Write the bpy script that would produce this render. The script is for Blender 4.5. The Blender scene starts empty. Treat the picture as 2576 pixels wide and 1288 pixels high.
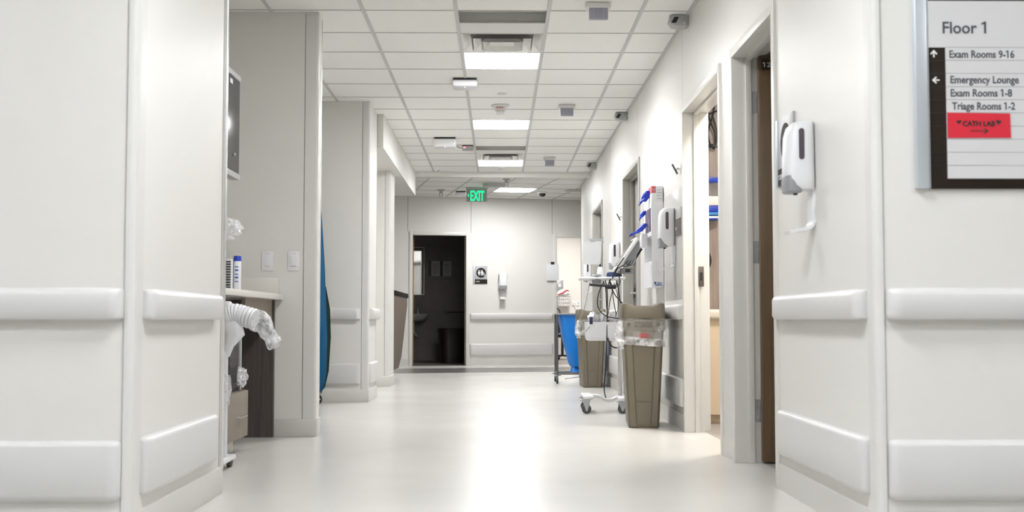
import bpy, bmesh, math, random
from mathutils import Vector, Matrix, noise
C = bpy.context.scene.collection
PI = math.pi
R = math.radians
random.seed(7)

# ------------------------------------------------------------------ materials
def nt(name):
    m = bpy.data.materials.new(name); m.use_nodes = True
    n = m.node_tree.nodes; return m, n, m.node_tree.links, n['Principled BSDF']

def mat(name, col, rough=0.5, metal=0.0, spec=0.5, bump=0.0, bscale=200.0, var=0.0, coat=0.0, vscale=3.0):
    m, n, l, p = nt(name)
    p.inputs['Base Color'].default_value = (*col, 1)
    p.inputs['Roughness'].default_value = rough
    p.inputs['Metallic'].default_value = metal
    p.inputs['Specular IOR Level'].default_value = spec
    p.inputs['Coat Weight'].default_value = coat
    p.inputs['Coat Roughness'].default_value = 0.1
    tc = n.new('ShaderNodeTexCoord')
    if var:
        nz = n.new('ShaderNodeTexNoise'); nz.inputs['Scale'].default_value = vscale; nz.inputs['Detail'].default_value = 3
        mx = n.new('ShaderNodeMix'); mx.data_type = 'RGBA'
        mx.inputs['A'].default_value = (*[c*(1-var) for c in col], 1); mx.inputs['B'].default_value = (*[min(1, c*(1+var)) for c in col], 1)
        l.new(tc.outputs['Object'], nz.inputs['Vector']); l.new(nz.outputs['Fac'], mx.inputs['Factor']); l.new(mx.outputs['Result'], p.inputs['Base Color'])
    if bump:
        nb = n.new('ShaderNodeTexNoise'); nb.inputs['Scale'].default_value = bscale; nb.inputs['Detail'].default_value = 2
        b = n.new('ShaderNodeBump'); b.inputs['Strength'].default_value = bump; b.inputs['Distance'].default_value = 0.002
        l.new(tc.outputs['Object'], nb.inputs['Vector']); l.new(nb.outputs['Fac'], b.inputs['Height']); l.new(b.outputs['Normal'], p.inputs['Normal'])
    return m

def wood(name, c1, c2, rough=0.45, sc=(45, 45, 1.6)):
    m, n, l, p = nt(name)
    tc = n.new('ShaderNodeTexCoord'); mp = n.new('ShaderNodeMapping'); mp.inputs['Scale'].default_value = sc
    nz = n.new('ShaderNodeTexNoise'); nz.inputs['Scale'].default_value = 1.6; nz.inputs['Detail'].default_value = 6; nz.inputs['Roughness'].default_value = .65
    cr = n.new('ShaderNodeValToRGB'); cr.color_ramp.elements[0].position = .3; cr.color_ramp.elements[1].position = .7
    cr.color_ramp.elements[0].color = (*c1, 1); cr.color_ramp.elements[1].color = (*c2, 1)
    l.new(tc.outputs['Object'], mp.inputs['Vector']); l.new(mp.outputs['Vector'], nz.inputs['Vector']); l.new(nz.outputs['Fac'], cr.inputs['Fac'])
    l.new(cr.outputs['Color'], p.inputs['Base Color']); p.inputs['Roughness'].default_value = rough
    return m

def emit(name, col, s):
    m, n, l, p = nt(name)
    p.inputs['Base Color'].default_value = (*col, 1); p.inputs['Emission Color'].default_value = (*col, 1); p.inputs['Emission Strength'].default_value = s
    return m

def plastic_film(name, alpha=0.3, tint=(.93, .93, .95)):
    m, n, l, p = nt(name)
    tr = n.new('ShaderNodeBsdfTransparent'); mx = n.new('ShaderNodeMixShader')
    nz = n.new('ShaderNodeTexNoise'); nz.inputs['Scale'].default_value = 22; nz.inputs['Detail'].default_value = 4
    mr = n.new('ShaderNodeMapRange'); mr.inputs['From Min'].default_value = .4; mr.inputs['From Max'].default_value = .7
    mr.inputs['To Min'].default_value = alpha*.45; mr.inputs['To Max'].default_value = min(1, alpha*1.9)
    tc = n.new('ShaderNodeTexCoord')
    p.inputs['Base Color'].default_value = (*tint, 1); p.inputs['Roughness'].default_value = .15
    l.new(tc.outputs['Object'], nz.inputs['Vector']); l.new(nz.outputs['Fac'], mr.inputs['Value']); l.new(mr.outputs['Result'], mx.inputs['Fac'])
    l.new(tr.outputs[0], mx.inputs[1]); l.new(p.outputs[0], mx.inputs[2]); l.new(mx.outputs[0], n['Material Output'].inputs['Surface'])
    return m

def floor_mat():
    m, n, l, p = nt('cream_vinyl')
    tc = n.new('ShaderNodeTexCoord')
    nz = n.new('ShaderNodeTexNoise'); nz.inputs['Scale'].default_value = 1.1; nz.inputs['Detail'].default_value = 5
    cr = n.new('ShaderNodeValToRGB'); cr.color_ramp.elements[0].position = .3; cr.color_ramp.elements[1].position = .75
    cr.color_ramp.elements[0].color = (.60, .585, .55, 1); cr.color_ramp.elements[1].color = (.66, .645, .61, 1)
    l.new(tc.outputs['Object'], nz.inputs['Vector']); l.new(nz.outputs['Fac'], cr.inputs['Fac']); l.new(cr.outputs['Color'], p.inputs['Base Color'])
    p.inputs['Roughness'].default_value = .27
    p.inputs['Specular IOR Level'].default_value = .34
    return m

M = dict(
    wall=mat('wall_vinyl', (.735, .718, .685), .42, bump=.12, bscale=350, var=.015),
    rail=mat('rail_vinyl', (.655, .645, .635), .38, bump=.1, bscale=500),
    guard=mat('corner_guard_vinyl', (.68, .668, .645), .33),
    base=mat('baseboard_vinyl', (.62, .605, .575), .4),
    seam_line=mat('panel_joint', (.30, .29, .275), .7), seam_soft=mat('panel_joint_light', (.50, .49, .47), .6),
    seam=mat('dark_seam_gap', (.16, .15, .14), .8),  # dark colour of joints and grout lines
    tile=mat('acoustic_tile', (.91, .905, .88), .95, spec=.1, bump=.5, bscale=420, var=.03, vscale=160),
    tee=mat('ceiling_tee', (.56, .56, .54), .5),
    teeline=mat('ceiling_cross_tee', (.52, .52, .50), .5),
    floor=floor_mat(),
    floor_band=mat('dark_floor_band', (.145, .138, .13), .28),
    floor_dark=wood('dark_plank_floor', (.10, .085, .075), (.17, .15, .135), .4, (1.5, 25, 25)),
    floor_grey=wood('grey_plank_floor', (.30, .28, .265), (.40, .375, .355), .4, (1.5, 25, 25)),
    frame=mat('painted_door_frame', (.70, .685, .645), .35),
    frame_shaded=mat('shaded_door_frame', (.40, .385, .35), .4),  # same frame paint, with the shade of the dark rooms put into its colour
    door=wood('walnut_door', (.085, .05, .022), (.15, .092, .042), .4),
    doordk=mat('dark_plaque', (.045, .028, .02), .4),
    hinge=mat('brushed_steel', (.52, .545, .57), .35, metal=.75),
    chrome=mat('chrome', (.75, .76, .78), .12, metal=1),
    white=mat('white_plastic', (.78, .78, .80), .32),
    white2=mat('warm_white_plastic', (.74, .73, .70), .35),
    greyp=mat('grey_plastic', (.27, .28, .29), .4),
    ltgrey=mat('light_grey_plastic', (.45, .46, .46), .4),
    black=mat('black_plastic', (.018, .018, .02), .4),
    rubber=mat('grey_rubber', (.09, .09, .09), .6),
    blackgloss=mat('black_gloss_screen', (.012, .012, .014), .12, spec=.6),
    cable=mat('black_cable', (.014, .014, .015), .45),
    greycable=mat('grey_cable', (.30, .30, .29), .5),
    taupe=mat('olive_taupe_plastic', (.165, .142, .10), .42, bump=.15, bscale=600),
    taupe_dk=mat('taupe_recess', (.10, .085, .062), .5),
    red=mat('red_sticker', (.35, .03, .035), .5),
    redpaper=mat('red_paper', (.62, .012, .032), .7),
    bag_blue=mat('blue_bag_film', (.0, .20, .70), .32, bump=.25, bscale=9),
    cover_blue=mat('teal_blue_cover', (.0, .062, .155), .8, spec=.08, bump=.3, bscale=14),
    cover_green=mat('dark_green_cover', (.004, .018, .014), .8, spec=.05),
    glove=mat('blue_nitrile', (.012, .045, .50), .4),
    blue=mat('royal_blue_plastic', (.008, .04, .42), .35),
    navy=mat('navy_plastic', (.02, .035, .10), .35),
    film=plastic_film('clear_film', .17), film2=plastic_film('cloudy_film', .42),
    gauze=mat('white_gauze', (.82, .82, .82), .8), paper=mat('white_paper', (.76, .77, .78), .7),
    wood_dk=wood('dark_grey_laminate', (.055, .043, .038), (.10, .082, .072), .45),
    wood_md=wood('grey_oak_laminate', (.20, .165, .132), (.29, .245, .20), .5),
    wood_panel=wood('grey_walnut_panel', (.22, .17, .145), (.36, .29, .255), .4),
    counter=mat('solid_surface', (.74, .71, .665), .3, var=.03, vscale=90),
    beige=mat('beige_laminate', (.66, .53, .38), .45),
    cream=mat('cream_solid_surface', (.72, .65, .54), .4),
    deskdark=mat('black_stone', (.012, .010, .009), .8, spec=.08),
    deskbrown=wood('brown_laminate', (.085, .06, .045), (.125, .092, .07), .6),
    alu=mat('anodised_aluminium', (.62, .655, .70), .35, metal=.55),
    signpanel=mat('sign_panel', (.64, .63, .635), .45),
    signgrey=mat('sign_grey', (.42, .425, .43), .4),
    signbrown=mat('sign_brown', (.019, .012, .008), .6, spec=.2),
    letter=mat('slate_letters', (.062, .066, .085), .6),
    lgrey=mat('sign_hairline', (.36, .35, .35), .5),
    wletter=mat('white_letters', (.85, .85, .84), .5),
    bletter=mat('black_letters', (.015, .012, .012), .5),
    rletter=mat('red_letters', (.50, .05, .04), .5),
    blueletter=mat('blue_letters', (.06, .13, .38), .5),
    lens=mat('lens_grey', (.33, .33, .40), .3),
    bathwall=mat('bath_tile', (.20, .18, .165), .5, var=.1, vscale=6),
    porcelain=mat('porcelain', (.55, .55, .54), .2),
    mirror=mat('mirror_glass', (.8, .82, .82), .03, metal=1),
    green=emit('exit_green', (.0, .62, .16), 1.15),
    acrylic=mat('exit_plate', (.36, .39, .36), .3),
    lamp_cool=emit('lamp_cool_diffuser', (.94, .97, 1.0), 27.0), lamp_far=emit('lamp_far_diffuser', (1.0, .965, .92), 36.0), lamp_dim=emit('lamp_dim_diffuser', (.985, .992, 1.0), 14.0),
    lamp=emit('lamp_diffuser', (.985, .992, 1.0), 28.5),
    lamp_room=emit('lamp_room_diffuser', (1.0, .95, .88), 30.0),
    led_red=emit('red_led', (1, .05, .08), 5), led_blue=emit('blue_led', (.45, .45, 1), 3),
    reflector=mat('white_reflector', (.82, .82, .82), .5),
    satin=mat('satin_aluminium', (.74, .735, .73), .25, metal=.7),
    ventwhite=mat('vent_enamel', (.70, .70, .68), .4), ventgrey=mat('vent_grey', (.50, .50, .48), .5), ventdark=mat('vent_dark', (.06, .05, .045), .7),
)

# ------------------------------------------------------------------ mesh builder
class MB:
    def __init__(s): s.bm = bmesh.new()
    def box(s, x0, x1, y0, y1, z0, z1, mtx=None):
        v = [s.bm.verts.new((x, y, z)) for x in (x0, x1) for y in (y0, y1) for z in (z0, z1)]
        for f in ((0, 1, 3, 2), (4, 6, 7, 5), (0, 4, 5, 1), (2, 3, 7, 6), (0, 2, 6, 4), (1, 5, 7, 3)):
            s.bm.faces.new([v[i] for i in f])
        if mtx: bmesh.ops.transform(s.bm, matrix=mtx, verts=v)
        return s
    def _merge(s, b2, mtx=None):
        if mtx: bmesh.ops.transform(b2, matrix=mtx, verts=b2.verts[:])
        me = bpy.data.meshes.new('tmp'); b2.to_mesh(me); b2.free(); s.bm.from_mesh(me); bpy.data.meshes.remove(me); return s
    def rbox(s, x0, x1, y0, y1, z0, z1, r=.01, seg=3, mtx=None):
        t = MB().box(x0, x1, y0, y1, z0, z1)
        bmesh.ops.recalc_face_normals(t.bm, faces=t.bm.faces[:])
        bmesh.ops.bevel(t.bm, geom=t.bm.edges[:], offset=r, segments=seg, profile=.5, affect='EDGES')
        return s._merge(t.bm, mtx)
    def cyl(s, p, q, r, r2=None, n=16, caps=True):
        p, q = Vector(p), Vector(q); d = (q-p); r2 = r if r2 is None else r2
        z = d.normalized(); a = Vector((1, 0, 0)) if abs(z.x) < .9 else Vector((0, 1, 0))
        x = z.cross(a).normalized(); y = z.cross(x)
        A = [s.bm.verts.new(p + (x*math.cos(2*PI*i/n)+y*math.sin(2*PI*i/n))*r) for i in range(n)]
        B = [s.bm.verts.new(q + (x*math.cos(2*PI*i/n)+y*math.sin(2*PI*i/n))*r2) for i in range(n)]
        for i in range(n): s.bm.faces.new((A[i], A[(i+1) % n], B[(i+1) % n], B[i]))
        if caps: s.bm.faces.new(A[::-1]); s.bm.faces.new(B)
        return s
    def loft(s, rings, caps=True, closed=True):
        vs = [[s.bm.verts.new(p) for p in r] for r in rings]
        n = len(vs[0])
        for a, b in zip(vs, vs[1:]):
            for i in range(n if closed else n-1): s.bm.faces.new((a[i], a[(i+1) % n], b[(i+1) % n], b[i]))
        if caps: s.bm.faces.new(vs[0][::-1]); s.bm.faces.new(vs[-1])
        return s
    def tube(s, pts, r, n=8, sub=6, caps=True):
        P = spline(pts, sub) if sub > 1 else [Vector(p) for p in pts]
        rr = r if callable(r) else (lambda t: r)
        rings = []; up = None
        for i, p in enumerate(P):
            t = (P[min(i+1, len(P)-1)]-P[max(i-1, 0)]).normalized()
            if up is None:
                up = t.cross(Vector((0, 0, 1)) if abs(t.z) < .9 else Vector((1, 0, 0))).normalized()
            up = (up - t*up.dot(t)).normalized(); w = t.cross(up); q = rr(i/(len(P)-1))
            rings.append([p+(up*math.cos(2*PI*k/n)+w*math.sin(2*PI*k/n))*q for k in range(n)])
        return s.loft(rings, caps)
    def lathe(s, prof, c=(0, 0, 0), n=24, axis='z'):
        c = Vector(c); rings = []
        for r, h in prof:
            ring = []
            for i in range(n):
                a = 2*PI*i/n; u, v = r*math.cos(a), r*math.sin(a)
                ring.append(c+Vector({'z': (u, v, h), 'x': (h, u, v), 'y': (u, h, v)}[axis]))
            rings.append(ring)
        return s.loft(rings)
    def prism(s, poly, a, b, axis='y'):
        f = {'y': lambda u, v, h: (u, h, v), 'x': lambda u, v, h: (h, u, v), 'z': lambda u, v, h: (u, v, h)}[axis]
        return s.loft([[f(u, v, a) for u, v in poly], [f(u, v, b) for u, v in poly]])
    def blob(s, c, sc, seed=0, amp=.35, sub=3, freq=2.2):
        t = bmesh.new(); bmesh.ops.create_icosphere(t, subdivisions=sub, radius=1)
        for v in t.verts:
            k = 1+amp*noise.noise(v.co*freq+Vector((seed*3.1, seed*1.7, 0)))+amp*.6*noise.noise(v.co*freq*2.4+Vector((seed, 0, 9)))
            v.co = Vector((v.co.x*sc[0]*k, v.co.y*sc[1]*k, v.co.z*sc[2]*k))+Vector(c)
        return s._merge(t)
    def text(s, txt, mtx, w=None, h=None, offset=0.0, depth=.0006, align='LEFT', wide=1.0):
        cu = bpy.data.curves.new('t', 'FONT'); cu.body = txt; cu.extrude = .01; cu.offset = offset; cu.resolution_u = 3
        o = bpy.data.objects.new('t', cu); C.objects.link(o); bpy.context.view_layer.update()
        me = bpy.data.meshes.new_from_object(o.evaluated_get(bpy.context.evaluated_depsgraph_get()))
        bpy.data.objects.remove(o); bpy.data.curves.remove(cu)
        xs = [v.co.x for v in me.vertices]; ys = [v.co.y for v in me.vertices]; x0, x1, y0, y1 = min(xs), max(xs), min(ys), max(ys)
        cap = .729 if h else 1
        ky = (h/cap) if h else 1
        kx = (w/(x1-x0)) if w else ky*wide
        b2 = bmesh.new(); b2.from_mesh(me); bpy.data.meshes.remove(me)
        def right(t):
            c2 = bpy.data.curves.new('t', 'FONT'); c2.body = t; c2.offset = offset
            o2 = bpy.data.objects.new('t', c2); C.objects.link(o2); bpy.context.view_layer.update()
            m2 = bpy.data.meshes.new_from_object(o2.evaluated_get(bpy.context.evaluated_depsgraph_get()))
            r = max(v.co.x for v in m2.vertices); l = min(v.co.x for v in m2.vertices)
            bpy.data.objects.remove(o2); bpy.data.curves.remove(c2); bpy.data.meshes.remove(m2); return r, l
        if '1' in txt and h:                             # the flag of the figure one
            r1, l1 = right('1'); sw = r1-l1
            for i, ch in enumerate(txt):
                if ch == '1':
                    sl = right(txt[:i+1])[0]-sw; top = .729
                    pl = [(sl+.02, top), (sl-.03, top-.06), (sl-.17, top-.12), (sl-.17, top-.20), (sl+.02, top-.15)]
                    vs_ = [[b2.verts.new((px_, py_, zz)) for px_, py_ in pl] for zz in (-.01, .01)]
                    b2.faces.new(vs_[1]); b2.faces.new(vs_[0][::-1])
                    for k in range(5): b2.faces.new((vs_[0][k], vs_[0][(k+1) % 5], vs_[1][(k+1) % 5], vs_[1][k]))
        dx = 0 if align == 'LEFT' else -(x1-x0)/2
        for v in b2.verts: v.co = Vector(((v.co.x-x0+dx)*kx, v.co.y*ky, v.co.z/.01*depth))
        return s._merge(b2, mtx)
    def obj(s, name, m, parent=None, loc=(0, 0, 0), rz=0.0, smooth=True, bev=0.0, ang=38, recalc=True):
        bm = s.bm
        if recalc: bmesh.ops.recalc_face_normals(bm, faces=bm.faces[:])
        if bev: bmesh.ops.bevel(bm, geom=[e for e in bm.edges if len(e.link_faces) == 2 and e.calc_face_angle(0) > .6], offset=bev, segments=2, profile=.5, affect='EDGES')
        if smooth:
            for f in bm.faces: f.smooth = True
            for e in bm.edges:
                if len(e.link_faces) == 2 and e.calc_face_angle(0) > R(ang): e.smooth = False
        me = bpy.data.meshes.new(name); bm.to_mesh(me); bm.free()
        o = bpy.data.objects.new(name, me); C.objects.link(o)
        o.data.materials.append(M[m] if isinstance(m, str) else m)
        o.location = loc; o.rotation_euler = (0, 0, rz)
        if parent: o.parent = parent
        return o

def spline(pts, sub):
    P = [Vector(p) for p in pts]; out = []
    for i in range(len(P)-1):
        p0, p1, p2, p3 = P[max(i-1, 0)], P[i], P[i+1], P[min(i+2, len(P)-1)]
        for k in range(sub):
            t = k/sub; out.append(.5*((2*p1)+(p2-p0)*t+(2*p0-5*p1+4*p2-p3)*t*t+(3*p1-p0-3*p2+p3)*t**3))
    return out+[P[-1]]

def rr(w, d, r, z, cx=0, cy=0, n=5):
    out = []
    for k, (sx, sy) in enumerate(((1, 1), (-1, 1), (-1, -1), (1, -1))):
        for i in range(n+1):
            a = PI/2*(k+i/n); out.append(Vector((cx+sx*(w/2-r)+r*math.cos(a), cy+sy*(d/2-r)+r*math.sin(a), z)))
    return out

def tag(o, label, cat, group=None):
    o['label'] = label; o['category'] = cat
    if group: o['group'] = group
    return o
def thing(name, label, cat, loc=(0, 0, 0), rz=0.0, group=None):
    o = bpy.data.objects.new(name, None); C.objects.link(o); o.empty_display_size = .05
    o.location = loc; o.rotation_euler = (0, 0, rz); return tag(o, label, cat, group)
def dup(root, loc, rz, label=None, group=None):
    r = root.copy(); C.objects.link(r); r.location = loc; r.rotation_euler = (0, 0, rz)
    if label: r['label'] = label
    if group: r['group'] = group
    for ch in list(root.children):
        c = ch.copy(); C.objects.link(c); c.parent = r
        for g in ch.children:
            d = g.copy(); C.objects.link(d); d.parent = c
    return r
def struct(name, mb, m, parent=None, **k):
    o = mb.obj(name, m, parent, **k)
    if not parent: o['kind'] = 'structure'
    return o
def TX(x, y, z, facing='-y'):
    # text plane at (x,y,z): '-y' is read from -y, 'down'/'-x' likewise
    if facing == '-y': m = Matrix(((1, 0, 0), (0, 0, -1), (0, 1, 0))).to_4x4()
    elif facing == '-x': m = Matrix(((0, 0, -1), (-1, 0, 0), (0, 1, 0))).to_4x4()
    return Matrix.Translation((x, y, z)) @ m

# ------------------------------------------------------------------ the building shell
H = 2.785                                  # ceiling height
XR, XL = 1.265, -1.20                      # corridor wall faces
YF = 3.96                                  # faces of the two blocks either side of the corridor mouth
A13 = R(13)                                # the far hall turns by 13 degrees
OE = Vector((0, 19.78, 0))                 # a point on the end wall
eu, ev = Vector((math.cos(A13), math.sin(A13), 0)), Vector((-math.sin(A13), math.cos(A13), 0))
ME = Matrix.Translation(OE) @ Matrix.Rotation(A13, 4, 'Z')
def E(u, v, z): return OE+eu*u+ev*v+Vector((0, 0, z))

struct('floor', MB().box(-7, 7.5, -4.2, 26, -.1, 0), 'floor')
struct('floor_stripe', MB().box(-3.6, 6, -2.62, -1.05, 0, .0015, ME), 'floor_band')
struct('floor_exam_room', MB().box(1.40, 5.2, 4.2, 17.8, 0, .002), 'floor_grey')
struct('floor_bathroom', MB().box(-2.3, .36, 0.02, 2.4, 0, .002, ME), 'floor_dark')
struct('floor_far_room', MB().box(.45, 4.4, .1, 4.0, 0, .002, ME), 'floor_grey')

# ceilings: tiles cell by cell, open where a fixture sits
CX, CY, T = .0255-.3048, 7.692, .6097
LIGHT = [(0, -13), (0, -8), (0, -3), (0, 2), (0, 7), (0, 12), (-5, -10), (5, -10)]
ROOM_LIGHT = [(3, -1)]
DIFF, RET = [(0, 1), (0, 11)], [(0, 0), (0, 10)]
skip = set(LIGHT+ROOM_LIGHT+DIFF+RET)
b = MB(); g = MB()
for i in range(-11, 13):
    for k in range(-20, 14):
        if (i, k) in skip: continue
        x0, y0 = CX+i*T, CY+k*T; y1 = min(y0+T, 16.27)
        v = [b.bm.verts.new(p) for p in ((x0, y0, H+.002), (x0, y1, H+.002), (x0+T, y1, H+.002), (x0+T, y0, H+.002))]
        b.bm.faces.new(v)
ce = struct('ceiling', b, 'tile', recalc=False)
for i in range(-11, 14):
    g.box(CX+i*T-.0125, CX+i*T+.0125, -4.2, 16.27, H-.0025, H+.0015)
struct('main_tees', g, 'tee', ce)
g = MB()
for k in range(-19, 14):
    g.box(-7, 7.5, CY+k*T-.0065, CY+k*T+.0065, H-.0015, H+.0015)
struct('cross_tees', g, 'teeline', ce)
struct('ceiling_slab', MB().box(-7, 7.5, -4.2, 26, H+.45, H+.5), 'ventgrey')
# far hall ceiling: a grid turned with the end wall
ME2 = Matrix.Translation((.012, 18.19, 0)) @ Matrix.Rotation(R(11), 4, 'Z')
b = MB(); g = MB(); g2 = MB()
for i in range(-9, 11):
    for k in range(-6, 12):
        if (i, k) == (0, 0): continue
        q = [ME2 @ Vector((i*T+dx, k*T+dy, H+.006)) for dx, dy in ((0, 0), (0, T), (T, T), (T, 0))]
        if min(p.y for p in q) < 15.3 : continue
        b.bm.faces.new([b.bm.verts.new(p) for p in q])
    s0 = max(-3.2, -2.6)
    g.box(i*T-.0125, i*T+.0125, -1.75+i*.118, 7.3, H+.001, H+.005, ME2)
for k in range(-3, 12):
    g2.box(-5.4 if k > 0 else -3-k*1.2, 6.1, k*T-.006, k*T+.006, H+.002, H+.005, ME2)
fc = struct('ceiling_far', b, 'tile', recalc=False); struct('main_tees', g, 'tee', fc)
g2.bm.free()
g2 = MB()
for k in range(0, 12): g2.box(-5.4, 6.1, k*T-.006, k*T+.006, H+.002, H+.005, ME2)
for k in (-1, -2, -3): g2.box(-1.9-.3*k*0, 6.1, k*T-.006, k*T+.006, H+.002, H+.005, ME2)
struct('cross_tees', g2, 'teeline', fc)

# left side
def wallbox(name, *bx, m='wall'): return struct(name, MB().box(*bx), m)
wallbox('wall_left_block', -7, -1.215, YF, 5.24, 0, H+.02)
wallbox('wall_desk_alcove', -2.25, -2.1, 5.24, 7.74, 0, H+.02)
wallbox('wall_left_partition', -3.2, -1.188, 7.74, 7.89, 0, H+.02)
wallbox('wall_cart_alcove', -2.75, -2.6, 7.89, 10.95, 0, H+.02)
wallbox('wall_left_pier', -3.2, -1.20, 10.95, 11.65, 0, H+.02)
wallbox('wall_narrow_pier', -3.2, -1.238, 13.5, 14.05, 0, 2.47)
wallbox('wall_soffit', -3.2, -1.14, 11.65, 16.22, 2.455, H+.02)
wallbox('wall_left_far', -4.2, -4.05, 10.95, 22, 0, H+.02)
wallbox('wall_back_niche', -2.3, -2.15, 11.65, 13.5, 0, 2.47)
wallbox('wall_beam', -1.16, XR, 16.20, 16.36, 2.715, H+.02)
# right wall with four door openings
DOORS = {'A': (5.33, 6.35), 'B': (6.66, 8.05), 'C': (10.53, 11.93), 'D': (14.34, 15.78)}
HD = 2.215
b = MB(); ys = [YF]+[y for d in DOORS.values() for y in d]+[18.05]
for y0, y1 in zip(ys[::2], ys[1::2]): b.box(XR, XR+.15, y0+(.0 if y0 == YF else -.03), y1+(0 if y1 == 18.05 else .03), 0, H+.02)
for y0, y1 in DOORS.values(): b.box(XR, XR+.15, y0+.03, y1-.03, HD-.02, H+.02)
struct('wall_right', b, 'wall')
wallbox('wall_right_front', XR+.15, 7.5, YF, YF+.15, 0, H+.02)
wallbox('wall_right_return', XR+.15, 7, 17.9, 18.05, 0, H+.02)
for i, y in enumerate((6.45, 10.2, 13.1)): wallbox('wall_room_%s' % ('near', 'middle', 'deep')[i], XR+.15, 5.2, y, y+.1, 0, H+.02)
wallbox('wall_rooms_outer', 5.2, 5.35, 4.1, 18, 0, H+.02)
# behind the camera, the ends of the crossing corridor
wallbox('wall_behind', -7, 7.5, -4.3, -4.15, 0, H+.02)
wallbox('wall_crossing_west', -7.1, -6.95, -4.2, 26, 0, H+.02); wallbox('wall_crossing_east', 7.45, 7.6, -4.2, 26, 0, H+.02)
# end wall
D1, D2, HE = (-1.505, -.498), (.957, 2.06), 2.205
b = MB()
for u0, u1 in ((-4.6, D1[0]+.03), (D1[1]-.03, D2[0]+.03), (D2[1]-.03, 6)): b.box(u0, u1, 0, .13, 0, H+.02, ME)
for u0, u1 in (D1, D2): b.box(u0+.03, u1-.03, 0, .13, HE-.02, H+.02, ME)
struct('wall_end', b, 'wall')
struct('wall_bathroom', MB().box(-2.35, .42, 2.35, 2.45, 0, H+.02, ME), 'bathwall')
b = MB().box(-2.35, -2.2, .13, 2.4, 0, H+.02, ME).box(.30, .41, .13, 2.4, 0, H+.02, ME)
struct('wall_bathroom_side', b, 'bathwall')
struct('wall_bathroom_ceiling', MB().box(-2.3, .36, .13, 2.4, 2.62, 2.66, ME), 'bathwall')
b = MB().box(.45, 4.4, 3.2, 3.3, 0, H+.02, ME).box(.42, .5, .13, 3.3, 0, H+.02, ME).box(4.3, 4.4, .13, 3.3, 0, H+.02, ME)
struct('wall_far_room', b, 'wall')

# grout lines of the bathroom wall
g = MB()
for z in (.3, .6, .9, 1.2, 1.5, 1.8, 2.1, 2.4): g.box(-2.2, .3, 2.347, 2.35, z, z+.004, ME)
struct('trim_11', g, 'seam')

# corner guards (vinyl angle strips on the outside corners)
def guard(name, x, y, sx, w_front, w_side, z0=.1, z1=H, t=.004, r=.018):
    # outside corner at (x, y): front strip along x, side strip along y, rounded nose
    nx, ny = x+sx*t, y-t; cx, cy = nx-sx*r, ny+r
    pts = [(nx, y+w_side)]+[(cx+sx*r*math.cos(a*PI/12), cy-r*math.sin(a*PI/12)) for a in range(7)]+[(x-sx*w_front, ny), (x-sx*w_front, y+.002), (x-sx*.002, y+.002), (x-sx*.002, y+w_side)]
    g = struct(name, MB().prism(pts, z0, z1, 'z'), 'guard')
    MB().box(min(x-sx*w_front, x-sx*(w_front+.005)), max(x-sx*w_front, x-sx*(w_front+.005)), y-.0012, y+.001, z0, z1).obj('seam', 'seam_soft' if y < 5 else 'seam_line', g)
    MB().box(min(x, x+sx*.0012), max(x, x+sx*.0012), y+w_side, y+w_side+.004, z0, z1).obj('seam', 'seam_soft' if y < 5 else 'seam_line', g)
    return g
guard('trim_1', -1.215, YF, 1, .028, .085, .115, H-.01, .006, .024)
guard('trim_2', -1.188, 7.74, 1, .082, .06, .115, H-.01)
guard('trim_3', -1.20, 10.95, 1, .06, .06, .115, H-.01)
guard('trim_4', -1.238, 13.5, 1, .055, .06, .115, 2.45)
guard('trim_5', XR, YF, -1, .026, .075, .115, H-.01, .006, .024)
b = MB().box(-1.222, -1.205, 5.225, 5.25, .1, H-.01); struct('trim_6', b, 'satin', bev=.003)
b = MB().box(-1.192, -1.185, 7.885, 7.9, .1, H-.01); struct('trim_7', b, 'satin', bev=.003)
b = MB().box(XR-.008, XR+.008, 18.04, 18.058, 0, H-.01); struct('trim_8', b, 'frame_shaded')

# wall panel seams (thin joints)
b = MB()
for y in (8.065, 10.7, 13.3): b.box(XR-.0006, XR+.001, y-.0016, y+.0016, HD+.02 if y in (5.9,) else 1.0, H-.01)
struct('trim_9', b, 'lgrey')
b = MB()
for u, z0 in ((-1.53, 0.12), (-.47, HE), (.93, HE)): b.box(u-.003, u+.003, -.0012, .001, z0 if z0 > 1 else HE, H-.01, ME)
struct('trim_10', b, 'seam')
b = MB()
for x, y in ((-1.2155, 5.195), (-1.2005, 11.615)): b.box(x, x+.0015, y, y+.012, .12, H-.01)
struct('trim_17', b, 'seam_line')
# metal wall angle along the ceiling, right wall
struct('trim_12', MB().box(XR-.02, XR, 4, 18, H-.004, H+.001), 'tee')
# cladding strips between the two near doors, and the wall sheet near the dispensers, greyed for the shadows on it
struct('trim_13', MB().box(XR-.004, XR, 6.39, 6.62, .105, .887), 'rail', bev=.0015)
struct('trim_14', MB().box(XR-.0025, XR, 8.075, 8.95, .90, 1.68), mat('shadow_greyed_sheet', (.56, .55, .52), .3), bev=.001)

# baseboards
def base(name, bx, mtx=None): 
    b = MB().box(*bx, 0, .115, mtx) if mtx else MB().box(*bx, 0, .115)
    return struct(name, b, 'base', bev=.003)
base('baseboard_left_block', (-7, -1.207, YF-.009, 5.245)); base('baseboard_left_partition', (-1.46, -1.179, 7.731, 7.895))
base('baseboard_left_pier', (-3.2, -1.19, 10.94, 11.66)); base('baseboard_narrow_pier', (-3.2, -1.227, 13.49, 14.06))
b = MB()
for y0, y1 in ((YF-.009, 5.33), (6.35, 6.66), (8.05, 10.53), (11.93, 14.34), (15.78, 18.06)): b.box(XR-.009, XR+.02, y0, y1, 0, .115)
b.box(XR+.02, 7, YF-.009, YF+.02, 0, .115); struct('baseboard_right', b, 'base')
b = MB()
for u0, u1 in ((-3.9, D1[0]), (D1[1], D2[0]), (D2[1], 5)): b.box(u0, u1, -.009, .01, 0, .115, ME)
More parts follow.
